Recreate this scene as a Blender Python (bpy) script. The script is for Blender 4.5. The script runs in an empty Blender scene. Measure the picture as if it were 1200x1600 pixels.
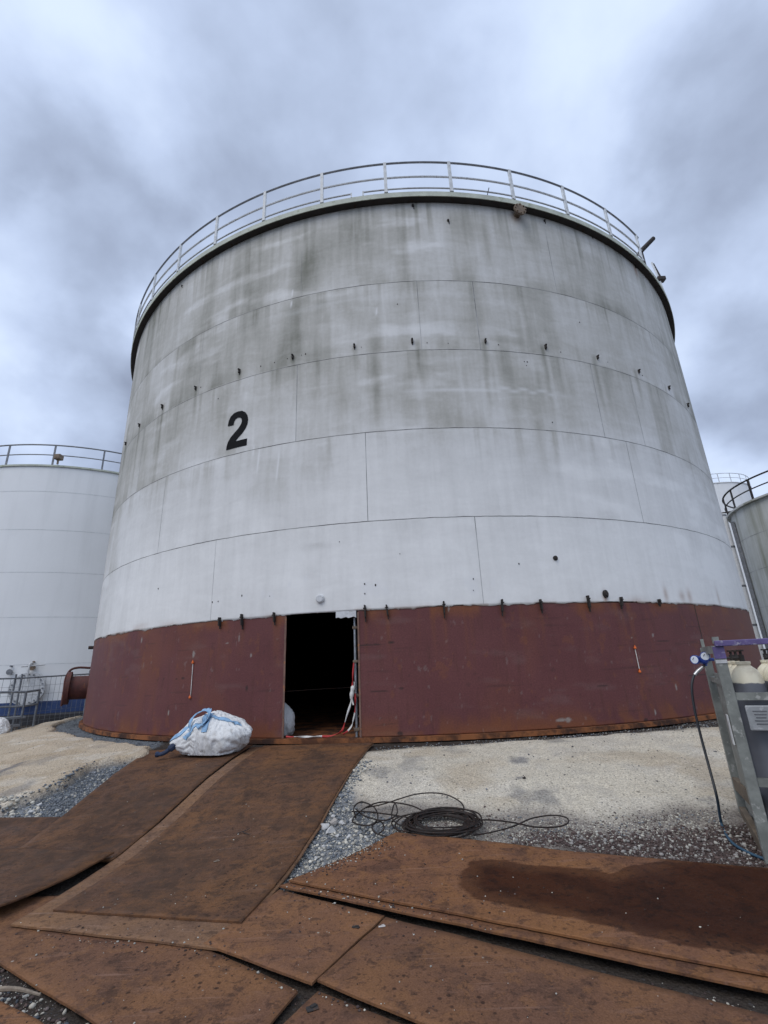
import bpy, bmesh, math, random
import numpy as np
from mathutils import Matrix, Vector

random.seed(7)
RNG = np.random.default_rng(11)
scene = bpy.context.scene
COL = scene.collection
rad = math.radians
sin, cos, PI = math.sin, math.cos, math.pi

# ------------------------------------------------------------------ camera
FPX, PITCH, ROLL, EYE = 733.8, 0.3171, -0.0414, 1.0639
_fw = np.array([0, cos(PITCH), sin(PITCH)])
_up = np.array([0, -sin(PITCH), cos(PITCH)])
_rt = np.array([1.0, 0, 0])
CR = cos(ROLL) * _rt + sin(ROLL) * _up
CU = -sin(ROLL) * _rt + cos(ROLL) * _up
CAM = np.array([0, 0, EYE])
cam_data = bpy.data.cameras.new('camera')
cam = bpy.data.objects.new('camera', cam_data)
COL.objects.link(cam)
cam_data.sensor_fit = 'AUTO'
cam_data.sensor_width = 36
cam_data.lens = FPX / 1600 * 36
cam_data.clip_start = 0.05
cam_data.clip_end = 6000
cam.matrix_world = Matrix(((CR[0], CU[0], -_fw[0], 0), (CR[1], CU[1], -_fw[1], 0), (CR[2], CU[2], -_fw[2], EYE), (0, 0, 0, 1)))
scene.camera = cam

def ray(u, v):
    d = _fw * FPX + CR * (u - 600) - CU * (v - 800)
    return d / np.linalg.norm(d)

# ------------------------------------------------------------------ view + light
scene.view_settings.view_transform = 'Standard'
scene.view_settings.look = 'None'
scene.view_settings.exposure = 0.40
scene.view_settings.gamma = 1
scene.cycles.use_denoising = True
scene.cycles.max_bounces = 6

SUN_EL, SUN_AZ = rad(52), rad(218)      # behind and left of the camera, veiled by cloud
sun_data = bpy.data.lights.new('sun', 'SUN')
sun_data.energy = 1.0
sun_data.angle = rad(40)
sun_data.color = (1.0, 0.95, 0.88)
sun = bpy.data.objects.new('sun', sun_data)
COL.objects.link(sun)
_sd = Vector((sin(SUN_AZ) * cos(SUN_EL), cos(SUN_AZ) * cos(SUN_EL), sin(SUN_EL)))
sun.rotation_euler = _sd.to_track_quat('Z', 'Y').to_euler()

# ------------------------------------------------------------------ node helper
class NT:
    def __init__(self, tree):
        self.t = tree; self.n = tree.nodes; self.l = tree.links
    def node(self, typ, **kw):
        nd = self.n.new(typ)
        for k, v in kw.items():
            setattr(nd, k, v)
        return nd
    def put(self, sock, val):
        if hasattr(val, 'is_output'):
            self.l.new(val, sock)
        elif isinstance(val, (tuple, list)) and len(val) == 3 and sock.type == 'RGBA':
            sock.default_value = (*val, 1)
        else:
            sock.default_value = val
    def math(self, op, a, b=0.0, c=None, clamp=False):
        nd = self.node('ShaderNodeMath', operation=op, use_clamp=clamp)
        self.put(nd.inputs[0], a); self.put(nd.inputs[1], b)
        if c is not None: self.put(nd.inputs[2], c)
        return nd.outputs[0]
    def mul(self, a, b): return self.math('MULTIPLY', a, b)
    def add(self, a, b): return self.math('ADD', a, b)
    def sm(self, x, lo, hi, a=0.0, b=1.0):
        nd = self.node('ShaderNodeMapRange', interpolation_type='SMOOTHSTEP')
        self.put(nd.inputs[0], x)
        for i, q in enumerate((lo, hi, a, b)): self.put(nd.inputs[i + 1], q)
        return nd.outputs[0]
    def mix(self, f, a, b, mode='MIX'):
        nd = self.node('ShaderNodeMix', data_type='RGBA', blend_type=mode, clamp_factor=True)
        self.put(nd.inputs[0], f); self.put(nd.inputs[6], a); self.put(nd.inputs[7], b)
        return nd.outputs[2]
    def noise(self, vec, scale, detail=4, rough=0.55, dist=0.0, col=False):
        nd = self.node('ShaderNodeTexNoise')
        if vec is not None: self.l.new(vec, nd.inputs['Vector'])
        self.put(nd.inputs['Scale'], scale); self.put(nd.inputs['Detail'], detail)
        self.put(nd.inputs['Roughness'], rough); self.put(nd.inputs['Distortion'], dist)
        return nd.outputs['Color' if col else 'Fac']
    def vor(self, vec, scale, feature='F1', out='Distance', rnd=1.0):
        nd = self.node('ShaderNodeTexVoronoi', feature=feature)
        if vec is not None: self.l.new(vec, nd.inputs['Vector'])
        self.put(nd.inputs['Scale'], scale); self.put(nd.inputs['Randomness'], rnd)
        return nd.outputs[out]
    def attr(self, name, out='Fac'):
        return self.node('ShaderNodeAttribute', attribute_name=name).outputs[out]
    def map(self, vec, scale=(1, 1, 1), loc=(0, 0, 0)):
        nd = self.node('ShaderNodeMapping')
        self.l.new(vec, nd.inputs[0]); nd.inputs['Scale'].default_value = scale; nd.inputs['Location'].default_value = loc
        return nd.outputs[0]
    def coord(self, out='Object'):
        return self.node('ShaderNodeTexCoord').outputs[out]
    def bump(self, h, strength=0.3, dist=0.01):
        nd = self.node('ShaderNodeBump')
        self.put(nd.inputs['Strength'], strength); self.put(nd.inputs['Distance'], dist)
        self.l.new(h, nd.inputs['Height'])
        return nd.outputs[0]

def material(name):
    m = bpy.data.materials.new(name)
    m.use_nodes = True
    m.node_tree.nodes.clear()
    nt = NT(m.node_tree)
    out = nt.node('ShaderNodeOutputMaterial')
    bs = nt.node('ShaderNodeBsdfPrincipled')
    nt.l.new(bs.outputs[0], out.inputs[0])
    return m, nt, bs

def setb(nt, bs, color=None, rough=None, metal=None, normal=None, spec=None):
    if color is not None: nt.put(bs.inputs['Base Color'], color)
    if rough is not None: nt.put(bs.inputs['Roughness'], rough)
    if metal is not None: nt.put(bs.inputs['Metallic'], metal)
    if normal is not None: nt.l.new(normal, bs.inputs['Normal'])
    if spec is not None: nt.put(bs.inputs['Specular IOR Level'], spec)

def plain(name, col, rough=0.6, metal=0.0, wear=None, scale=9.0, amount=0.35, spec=0.4):
    """painted or bare surface with uneven tone and patches of wear"""
    m, nt, bs = material(name)
    co = nt.coord()
    n1 = nt.noise(co, scale, 5, 0.6)
    dark = tuple(c * (1 - amount) for c in col)
    c = nt.mix(nt.sm(n1, 0.35, 0.68), dark, col)
    if wear is not None:
        n2 = nt.noise(co, scale * 2.3, 6, 0.65)
        c = nt.mix(nt.sm(n2, 0.56, 0.66), c, wear)
    setb(nt, bs, c, nt.sm(n1, 0.3, 0.7, rough * 0.85, min(1, rough * 1.15)), metal,
         nt.bump(nt.noise(co, scale * 6, 3), 0.15, 0.004), spec)
    return m

# ------------------------------------------------------------------ sky
world = bpy.data.worlds.new('World')
scene.world = world
world.use_nodes = True
world.node_tree.nodes.clear()
nt = NT(world.node_tree)
wout = nt.node('ShaderNodeOutputWorld')
bg = nt.node('ShaderNodeBackground')
bg.inputs['Strength'].default_value = 0.093
nt.l.new(bg.outputs[0], wout.inputs[0])
sky = nt.node('ShaderNodeTexSky', sky_type='NISHITA')
sky.sun_disc = False
sky.sun_elevation = SUN_EL
sky.sun_rotation = SUN_AZ
sky.dust_density = 2.0
gen = nt.coord('Generated')
nrm = nt.node('ShaderNodeVectorMath', operation='NORMALIZE')
nt.l.new(gen, nrm.inputs[0])
dirv = nrm.outputs[0]
sep = nt.node('ShaderNodeSeparateXYZ'); nt.l.new(dirv, sep.inputs[0])
den = nt.math('ADD', nt.math('MAXIMUM', sep.outputs[2], 0.0), 0.32)
cmb = nt.node('ShaderNodeCombineXYZ')
nt.l.new(nt.math('DIVIDE', sep.outputs[0], den), cmb.inputs[0])
nt.l.new(nt.math('DIVIDE', sep.outputs[1], den), cmb.inputs[1])
pv = cmb.outputs[0]
warp = nt.node('ShaderNodeVectorMath', operation='MULTIPLY_ADD')
nt.l.new(nt.noise(dirv, 2.8, 6, 0.50, col=True), warp.inputs[0])
warp.inputs[1].default_value = (0.50, 0.50, 0.50)
wsub = nt.node('ShaderNodeVectorMath', operation='SUBTRACT')
nt.l.new(dirv, wsub.inputs[0]); wsub.inputs[1].default_value = (0.25, 0.25, 0.25)
nt.l.new(wsub.outputs[0], warp.inputs[2])
wn = nt.node('ShaderNodeVectorMath', operation='NORMALIZE'); nt.l.new(warp.outputs[0], wn.inputs[0])
wdir = wn.outputs[0]
cloud = nt.add(nt.mul(nt.math('SUBTRACT', nt.noise(nt.map(pv, (1, 1, 1), (3.1, 1.7, 0)), 2.0, 6, 0.5, 0.3), 0.5), 1.0),
               nt.mul(nt.math('SUBTRACT', nt.noise(nt.map(dirv, (1, 1, 1.5), (2.2, 0.4, 5.0)), 3.4, 7, 0.52, 0.15), 0.5), 1.45))
# big banks of darker and brighter cloud, each a direction in the sky with its spread in degrees
BANKS = [((560, 110), 18, 0.14), ((330, 150), 13, 0.18), ((820, 150), 12, 0.22), ((470, 250), 10, .16), ((30, 345), 8, 0.56), ((120, 385), 6, .25), ((60, 570), 8, 0.60), ((160, 610), 5, .35), ((1150, 270), 9, 0.56), ((1080, 290), 6, .2),
         ((1170, 540), 7, 0.58), ((1180, 640), 5, .3), ((10, 470), 5, -0.5), ((100, 470), 6, -0.45), ((1060, 60), 14, -0.30), ((60, 190), 10, -0.22), ((60, 655), 4, -0.4), ((1090, 440), 5, -0.25), ((680, 290), 7, -.1), ((1130, 700), 4, -0.25)]
dk = cloud
for (u, v), sp, amt in BANKS:
    d = ray(u, v)
    dn = nt.node('ShaderNodeVectorMath', operation='DOT_PRODUCT')
    nt.l.new(wdir, dn.inputs[0]); dn.inputs[1].default_value = tuple(d)
    dk = nt.add(dk, nt.sm(dn.outputs['Value'], cos(rad(sp * 1.7)), 1.0, 0.0, amt))
dk = nt.sm(dk, -0.55, 1.22)
fine = nt.noise(nt.map(pv, (1, 1, 1), (0, 9, 0)), 4.5, 6, 0.5, 0.2)
dk = nt.add(dk, nt.mul(nt.math('SUBTRACT', fine, 0.5), 0.14))
ramp = nt.node('ShaderNodeValToRGB')
nt.l.new(dk, ramp.inputs[0])
el = ramp.color_ramp.elements
el[0].position = 0.05; el[0].color = (0.63, 0.735, 0.93, 1)
el[1].position = 0.95; el[1].color = (0.255, 0.30, 0.41, 1)
e = ramp.color_ramp.elements.new(0.38); e.color = (0.475, 0.565, 0.755, 1)
e = ramp.color_ramp.elements.new(0.66); e.color = (0.365, 0.435, 0.585, 1)
clouds = nt.mix(1.0, ramp.outputs[0], (10, 10, 10), 'MULTIPLY')
nt.l.new(nt.mix(0.96, sky.outputs[0], clouds), bg.inputs[0])

# ------------------------------------------------------------------ numpy noise
def _hash(ix, iy, seed):
    h = (ix.astype(np.int64) * 374761393 + iy.astype(np.int64) * 668265263 + seed * 1442695041) & 0x7fffffff
    h = ((h ^ (h >> 13)) * 1274126177) & 0x7fffffff
    return ((h ^ (h >> 16)) & 0xffff) / 65535.0
def vnoise(x, y, seed=0):
    ix, iy = np.floor(x), np.floor(y)
    fx, fy = x - ix, y - iy
    fx = fx * fx * (3 - 2 * fx); fy = fy * fy * (3 - 2 * fy)
    a, b = _hash(ix, iy, seed), _hash(ix + 1, iy, seed)
    c, d = _hash(ix, iy + 1, seed), _hash(ix + 1, iy + 1, seed)
    return (a * (1 - fx) + b * fx) * (1 - fy) + (c * (1 - fx) + d * fx) * fy
def fbm(x, y, seed=0, oct=4):
    x = np.asarray(x, float); y = np.asarray(y, float)
    s, a, t = 0.0, 0.5, 0.0
    for k in range(oct):
        s = s + a * vnoise(x, y, seed + k * 17); t += a
        x = x * 2.03 + 5.2; y = y * 2.03 + 1.3; a *= 0.5
    return s / t
def sstep(x, lo, hi):
    t = np.clip((x - lo) / (hi - lo), 0, 1)
    return t * t * (3 - 2 * t)

# ------------------------------------------------------------------ object helpers
def finish(o, parent=None, label=None, cat=None, group=None, kind=None):
    COL.objects.link(o)
    if parent is not None: o.parent = parent
    if label: o['label'] = label
    if cat: o['category'] = cat
    if group: o['group'] = group
    if kind: o['kind'] = kind
    return o
def mesh(name, V, F, mat, parent=None, smooth=False, attrs=None, mats=None, midx=None, **kw):
    me = bpy.data.meshes.new(name)
    V = np.asarray(V, float)
    if isinstance(F, np.ndarray):
        k = F.shape[1]
        me.vertices.add(len(V)); me.vertices.foreach_set('co', V.ravel())
        me.loops.add(F.size); me.loops.foreach_set('vertex_index', F.ravel().astype(np.int32))
        me.polygons.add(len(F))
        me.polygons.foreach_set('loop_start', np.arange(0, F.size, k, dtype=np.int32))
        me.polygons.foreach_set('loop_total', np.full(len(F), k, dtype=np.int32))
        me.update(calc_edges=True)
    else:
        me.from_pydata(V.tolist(), [], F)
    for m in (mats or [mat]): me.materials.append(m)
    if midx is not None: me.polygons.foreach_set('material_index', np.asarray(midx, np.int32))
    if smooth: me.polygons.foreach_set('use_smooth', np.ones(len(me.polygons), bool))
    for k, a in (attrs or {}).items():
        a = np.asarray(a, np.float32)
        if a.ndim == 1:
            at = me.attributes.new(k, 'FLOAT', 'POINT'); at.data.foreach_set('value', a)
        else:
            at = me.attributes.new(k, 'FLOAT_COLOR', 'POINT')
            at.data.foreach_set('color', np.c_[a, np.ones(len(a))].astype(np.float32).ravel())
    me.validate(); me.update()
    return finish(bpy.data.objects.new(name, me), parent, **kw)
def thing(name, label, cat, loc=(0, 0, 0), rz=0.0, group=None):
    o = bpy.data.objects.new(name, None)
    o.empty_display_size = 0.2
    o.location = loc; o.rotation_euler = (0, 0, rz)
    return finish(o, None, label, cat, group)

class MB:
    """collects simple solids into one mesh"""
    def __init__(self): self.V = []; self.F = []
    def add(self, V, F):
        k = len(self.V); self.V += [tuple(v) for v in V]; self.F += [tuple(i + k for i in f) for f in F]
        return self
    def box(self, c, s, M=None, bev=0.0):
        x, y, z = (q / 2 for q in s)
        b = min(bev, x * .9, y * .9, z * .9)
        if b > 0:
            bm = bmesh.new(); bmesh.ops.create_cube(bm, size=1)
            for v in bm.verts: v.co = Vector((v.co.x * s[0], v.co.y * s[1], v.co.z * s[2]))
            bmesh.ops.bevel(bm, geom=bm.edges[:], offset=b, segments=2, affect='EDGES', profile=0.5)
            bm.verts.index_update()
            V = [v.co.copy() for v in bm.verts]; F = [[v.index for v in f.verts] for f in bm.faces]; bm.free()
        else:
            V = [Vector((a * x, bb * y, cc * z)) for a in (-1, 1) for bb in (-1, 1) for cc in (-1, 1)]
            F = [(0, 1, 3, 2), (4, 6, 7, 5), (0, 4, 5, 1), (2, 3, 7, 6), (0, 2, 6, 4), (1, 5, 7, 3)]
        if M is not None: V = [M @ v for v in V]
        c = Vector(c)
        return self.add([v + c for v in V], F)
    def bar(self, a, b, w, h=None, up=(0, 0, 1), bev=0.0):
        a, b = Vector(a), Vector(b); h = h or w
        d = (b - a); L = d.length; d.normalize()
        u = Vector(up)
        if abs(u.dot(d)) > 0.98: u = Vector((0, 1, 0))
        s = d.cross(u).normalized(); u = s.cross(d).normalized()
        M = Matrix((s, d, u)).transposed()
        return self.box((a + b) / 2, (w, L, h), M, bev)
    def tube(self, pts, r, seg=8, closed=False, caps=True):
        P = [Vector(p) for p in pts]; n = len(P)
        V = []; F = []
        t0 = (P[1] - P[0]).normalized()
        nrm = t0.orthogonal().normalized()
        for i in range(n):
            if closed: t = (P[(i + 1) % n] - P[i - 1]).normalized()
            else: t = (P[min(i + 1, n - 1)] - P[max(i - 1, 0)]).normalized()
            nrm = (nrm - t * nrm.dot(t))
            nrm = nrm.normalized() if nrm.length > 1e-6 else t.orthogonal().normalized()
            bi = t.cross(nrm)
            rr = r[i] if hasattr(r, '__len__') else r
            for k in range(seg):
                a = 2 * PI * k / seg
                V.append(P[i] + (nrm * cos(a) + bi * sin(a)) * rr)
        m = n if closed else n - 1
        for i in range(m):
            for k in range(seg):
                j = (i + 1) % n
                F.append((i * seg + k, i * seg + (k + 1) % seg, j * seg + (k + 1) % seg, j * seg + k))
        if caps and not closed:
            F.append(tuple(reversed(range(seg)))); F.append(tuple((n - 1) * seg + k for k in range(seg)))
        return self.add(V, F)
    def lathe(self, prof, c=(0, 0, 0), seg=24, axis=None):
        """prof: (radius, height) list; axis: direction of the height, default up"""
        M = Matrix.Identity(3) if axis is None else Vector(axis).to_track_quat('Z', 'Y').to_matrix()
        V = []; F = []; c = Vector(c)
        for r, h in prof:
            for k in range(seg):
                a = 2 * PI * k / seg
                V.append(M @ Vector((r * cos(a), r * sin(a), h)) + c)
        for i in range(len(prof) - 1):
            for k in range(seg):
                F.append((i * seg + k, i * seg + (k + 1) % seg, (i + 1) * seg + (k + 1) % seg, (i + 1) * seg + k))
        F.append(tuple(reversed(range(seg)))); F.append(tuple((len(prof) - 1) * seg + k for k in range(seg)))
        return self.add(V, F)
    def build(self, name, mat, parent=None, smooth=False, **kw):
        o = mesh(name, self.V, self.F, mat, parent, smooth, **kw)
        if smooth:
            o.data.set_sharp_from_angle(angle=rad(38))
        return o

def spline(pts, n=8, closed=False):
    P = np.array(pts, float); out = []; m = len(P)
    rng = range(m if closed else m - 1)
    for i in rng:
        p0 = P[i - 1] if (closed or i > 0) else 2 * P[0] - P[1]
        p1, p2 = P[i], P[(i + 1) % m]
        p3 = P[(i + 2) % m] if (closed or i + 2 < m) else 2 * P[-1] - P[-2]
        for k in range(n):
            t = k / n
            out.append(0.5 * ((2 * p1) + (-p0 + p2) * t + (2 * p0 - 5 * p1 + 4 * p2 - p3) * t * t + (-p0 + 3 * p1 - 3 * p2 + p3) * t ** 3))
    if not closed: out.append(P[-1])
    return np.array(out)

# ------------------------------------------------------------------ terrain
TX, TY, TR = 0.8711, 18.5859, 10.4275          # axis and radius of the big tank
PROF = np.array([(0, -.06), (10.4, -.06), (10.9, -.08), (11.6, -.14), (12.3, -.23), (13.3, -.43), (13.9, -.52), (14.4, -.55), (1e5, -.55)])
def prof(x, y):
    return np.interp(np.hypot(np.asarray(x) - TX, np.asarray(y) - TY), PROF[:, 0], PROF[:, 1])
_ts = np.concatenate([np.linspace(1.5, 25, 9000), np.linspace(25, 120, 3000)])
def G(u, v, off=0.0):
    """the point of the ground profile that a photo pixel shows"""
    d = ray(u, v)
    P = CAM + _ts[:, None] * d
    i = int(np.argmax(P[:, 2] < prof(P[:, 0], P[:, 1]) + off))
    return P[i]
def flat(u, v, z=-0.55):
    d = ray(u, v); return CAM + d * ((z - EYE) / d[2])
def polyw(px): return np.array([G(*q)[:2] for q in px])
def sdist(poly, x, y):
    """signed distance to a polygon, positive inside"""
    x = np.asarray(x, float); y = np.asarray(y, float)
    best = np.full(x.shape, 1e9); ins = np.zeros(x.shape, bool)
    n = len(poly)
    for i in range(n):
        ax, ay = poly[i]; bx, by = poly[(i + 1) % n]
        dx, dy = bx - ax, by - ay
        t = np.clip(((x - ax) * dx + (y - ay) * dy) / (dx * dx + dy * dy + 1e-12), 0, 1)
        best = np.minimum(best, np.hypot(x - ax - t * dx, y - ay - t * dy))
        c = ((ay > y) != (by > y)) & (x < (bx - ax) * (y - ay) / (by - ay + 1e-15) + ax)
        ins ^= c
    return np.where(ins, best, -best)

Z_CRUST_L = polyw([(-60, 1180), (0, 1151), (75, 1131), (128, 1120), (88, 1132), (80, 1146), (150, 1160), (225, 1168), (240, 1170), (215, 1187), (150, 1196), (115, 1216), (70, 1242), (0, 1268), (-120, 1290), (-200, 1250)])
Z_CRUST_R = polyw([(566, 1172), (590, 1168), (700, 1166), (850, 1153), (1000, 1143), (1125, 1133), (1280, 1120), (1300, 1250), (1130, 1262), (1060, 1250), (1000, 1256), (930, 1277), (850, 1266), (760, 1262), (700, 1252), (600, 1246), (556, 1240), (540, 1225)])
Z_BLUE_L = polyw([(-150, 1300), (0, 1270), (60, 1246), (115, 1214), (150, 1197), (205, 1188), (235, 1186), (130, 1290), (0, 1292)])
Z_RUBBLE = polyw([(575, 1190), (545, 1245), (560, 1262), (640, 1290), (600, 1312), (520, 1345), (455, 1372), (440, 1380), (400, 1390), (480, 1260), (540, 1190)])
Z_DARK_R = polyw([(800, 1302), (900, 1294), (1000, 1293), (1130, 1286), (1300, 1280), (1330, 1400), (1200, 1360), (900, 1320), (790, 1310)])
Z_NEAR = polyw([(78, 1145), (100, 1128), (132, 1117), (260, 1158), (240, 1170), (150, 1160)])

def zones(x, y):
    wx = x + (fbm(x * 2.2, y * 2.2, 3) - .5) * .32; wy = y + (fbm(x * 2.2, y * 2.2, 9) - .5) * .32
    s = lambda P, w=.05: sstep(sdist(P, wx, wy), -w, w)
    return s(Z_CRUST_L, .03), s(Z_CRUST_R, .13), s(Z_BLUE_L, .04), s(Z_RUBBLE, .06), s(Z_DARK_R, .10), s(Z_NEAR, .05)
def ground_z(x, y, z=None):
    cl, crr, bl, ru, dr, ne = z or zones(x, y)
    h = prof(x, y) - .035 + (fbm(x * 1.3, y * 1.3, 21) - .5) * .03 + (fbm(x * 9, y * 9, 5, 3) - .5) * .012
    h = h + cl * (.085 + (fbm(x * 3, y * 3, 8) - .5) * .05) + crr * (.03 + (fbm(x * 2.5, y * 2.5, 8) - .5) * .06 + (fbm(x * 7, y * 7, 12) - .5) * .03)
    h = h - bl * (1 - cl) * .03
    return h

def axis(a, b, step, far):
    c = np.arange(a, b, step); k = 1.35 ** np.arange(1, 26) * step
    lo = a - np.cumsum(k); hi = c[-1] + np.cumsum(k)
    return np.concatenate([lo[lo > -far][::-1], c, hi[hi < far]])
gx, gy = axis(-12, 5.2, .042, 3000), axis(2.2, 15.5, .042, 3000)
GX, GY = np.meshgrid(gx, gy)
zz = zones(GX.ravel(), GY.ravel())
gzv = ground_z(GX.ravel(), GY.ravel(), zz)
rr_ = np.hypot(GX.ravel() - TX, GY.ravel() - TY)
near = (1 - sstep(rr_, 14.5, 24))
gzv = np.where(rr_ < 10.3, -.1, gzv)
V = np.c_[GX.ravel(), GY.ravel(), gzv]
nx, ny = len(gx), len(gy)
ii = (np.arange(ny - 1)[:, None] * nx + np.arange(nx - 1)[None]).ravel()
F = np.c_[ii, ii + 1, ii + nx + 1, ii + nx]
x, y = GX.ravel(), GY.ravel()
cl, crr, bl, ru, dr, ne = zz
soil = np.array([.050, .040, .033]); pale = np.array([.56, .47, .355]); paleR = np.array([.66, .60, .49])
blue = np.array([.15, .17, .19]); rub = np.array([.24, .25, .26]); darkr = np.array([.10, .075, .068]); tgrey = np.array([.30, .27, .24])
n1 = fbm(x * 1.7, y * 1.7, 31); n2 = fbm(x * 6, y * 6, 33); n3 = fbm(x * .9, y * .9, 35)
colr = soil * (0.7 + .6 * n2)[:, None]
def lay(c, m):
    global colr
    colr = colr * (1 - m[:, None]) + c * m[:, None]
lay(tgrey * (.7 + .6 * n2)[:, None], sstep(rr_, 14.0, 13.5) * sstep(rr_, 11, 12))
lay(darkr * (.6 + .8 * n2)[:, None], dr)
lay(blue * (.7 + .6 * n2)[:, None], np.maximum(bl, ne))
lay(rub * (.7 + .6 * n2)[:, None], ru)
lay(pale * (.86 + .28 * n1)[:, None], cl)
stain = sstep(n1, .58, .72) * .45 + sstep(n2, .62, .74) * .35
lay(paleR * (.88 + .24 * n1)[:, None], crr)
lay(np.array([.29, .28, .28]) * (.8 + .4 * n2)[:, None], np.clip(crr, 0, 1) * np.clip(stain, 0, .75) * .55)
lay(np.array([.40, .30, .19]), np.maximum(cl, crr) * sstep(fbm(x * 1.1, y * 1.6, 37), .5, .72) * .40)
lay(np.array([.70, .65, .56]), np.maximum(cl, crr) * sstep(fbm(x * 2.4, y * 3.0, 39, 5), .55, .70) * .5)
# a few darker grey scuffs on the crust where the photograph shows them
for (u, v), rs, am in (((810, 1190), .16, .75), ((812, 1217), .07, .9), ((848, 1245), .28, .6), ((640, 1195), .30, .45), ((590, 1205), .25, .5), ((0, 1212), .28, .8), ((60, 1195), .35, .35), ((150, 1172), .3, .3), ((20, 1245), .25, .5), ((870, 1158), .22, .5), ((1105, 1250), .13, .9), ((700, 1172), .2, .3)):
    g = G(u, v); dd = np.hypot(x - g[0], (y - g[1]) * 1.0) / rs + (n2 - .5) * 2.4
    lay(np.array([.17, .17, .18]) * np.ones((len(x), 1)), sstep(dd, 1.0, .3) * am * np.maximum(cl, crr))

m, nt, bs = material('ground')
M_GROUND = m
co = nt.coord()
c0 = nt.attr('tone', 'Color')
s1 = nt.noise(co, 55, 5, 0.65)
grit = nt.vor(co, 62, out='Color')
gsep = nt.node('ShaderNodeSeparateColor'); nt.l.new(grit, gsep.inputs[0])
c1 = nt.mix(nt.sm(s1, .3, .7), nt.mix(1.0, c0, (.62, .60, .58), 'MULTIPLY'), nt.mix(1.0, c0, (1.18, 1.17, 1.15), 'MULTIPLY'))
crustness = nt.attr('crust')
gm = nt.mul(nt.sm(gsep.outputs[0], .90, .94), nt.mul(crustness, .3))
c2 = nt.mix(gm, c1, nt.mix(.75, c1, (.40, .38, .35)))
gd = nt.mul(nt.sm(gsep.outputs[1], .93, .97), nt.math('SUBTRACT', .6, nt.mul(crustness, .2)))
c3 = nt.mix(gd, c2, (.07, .065, .065))
hh = nt.add(nt.add(nt.mul(s1, 1.0), nt.mul(nt.noise(co, 9, 6, .65), 2.2)), nt.mul(nt.vor(co, 40), .6))
setb(nt, bs, c3, 0.95, 0, nt.bump(hh, 0.7, 0.03), 0.2)
g = mesh('ground', V, F, m, smooth=True, attrs={'tone': np.clip(colr, .01, .9), 'crust': np.maximum(cl, crr)}, kind='structure')

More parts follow.
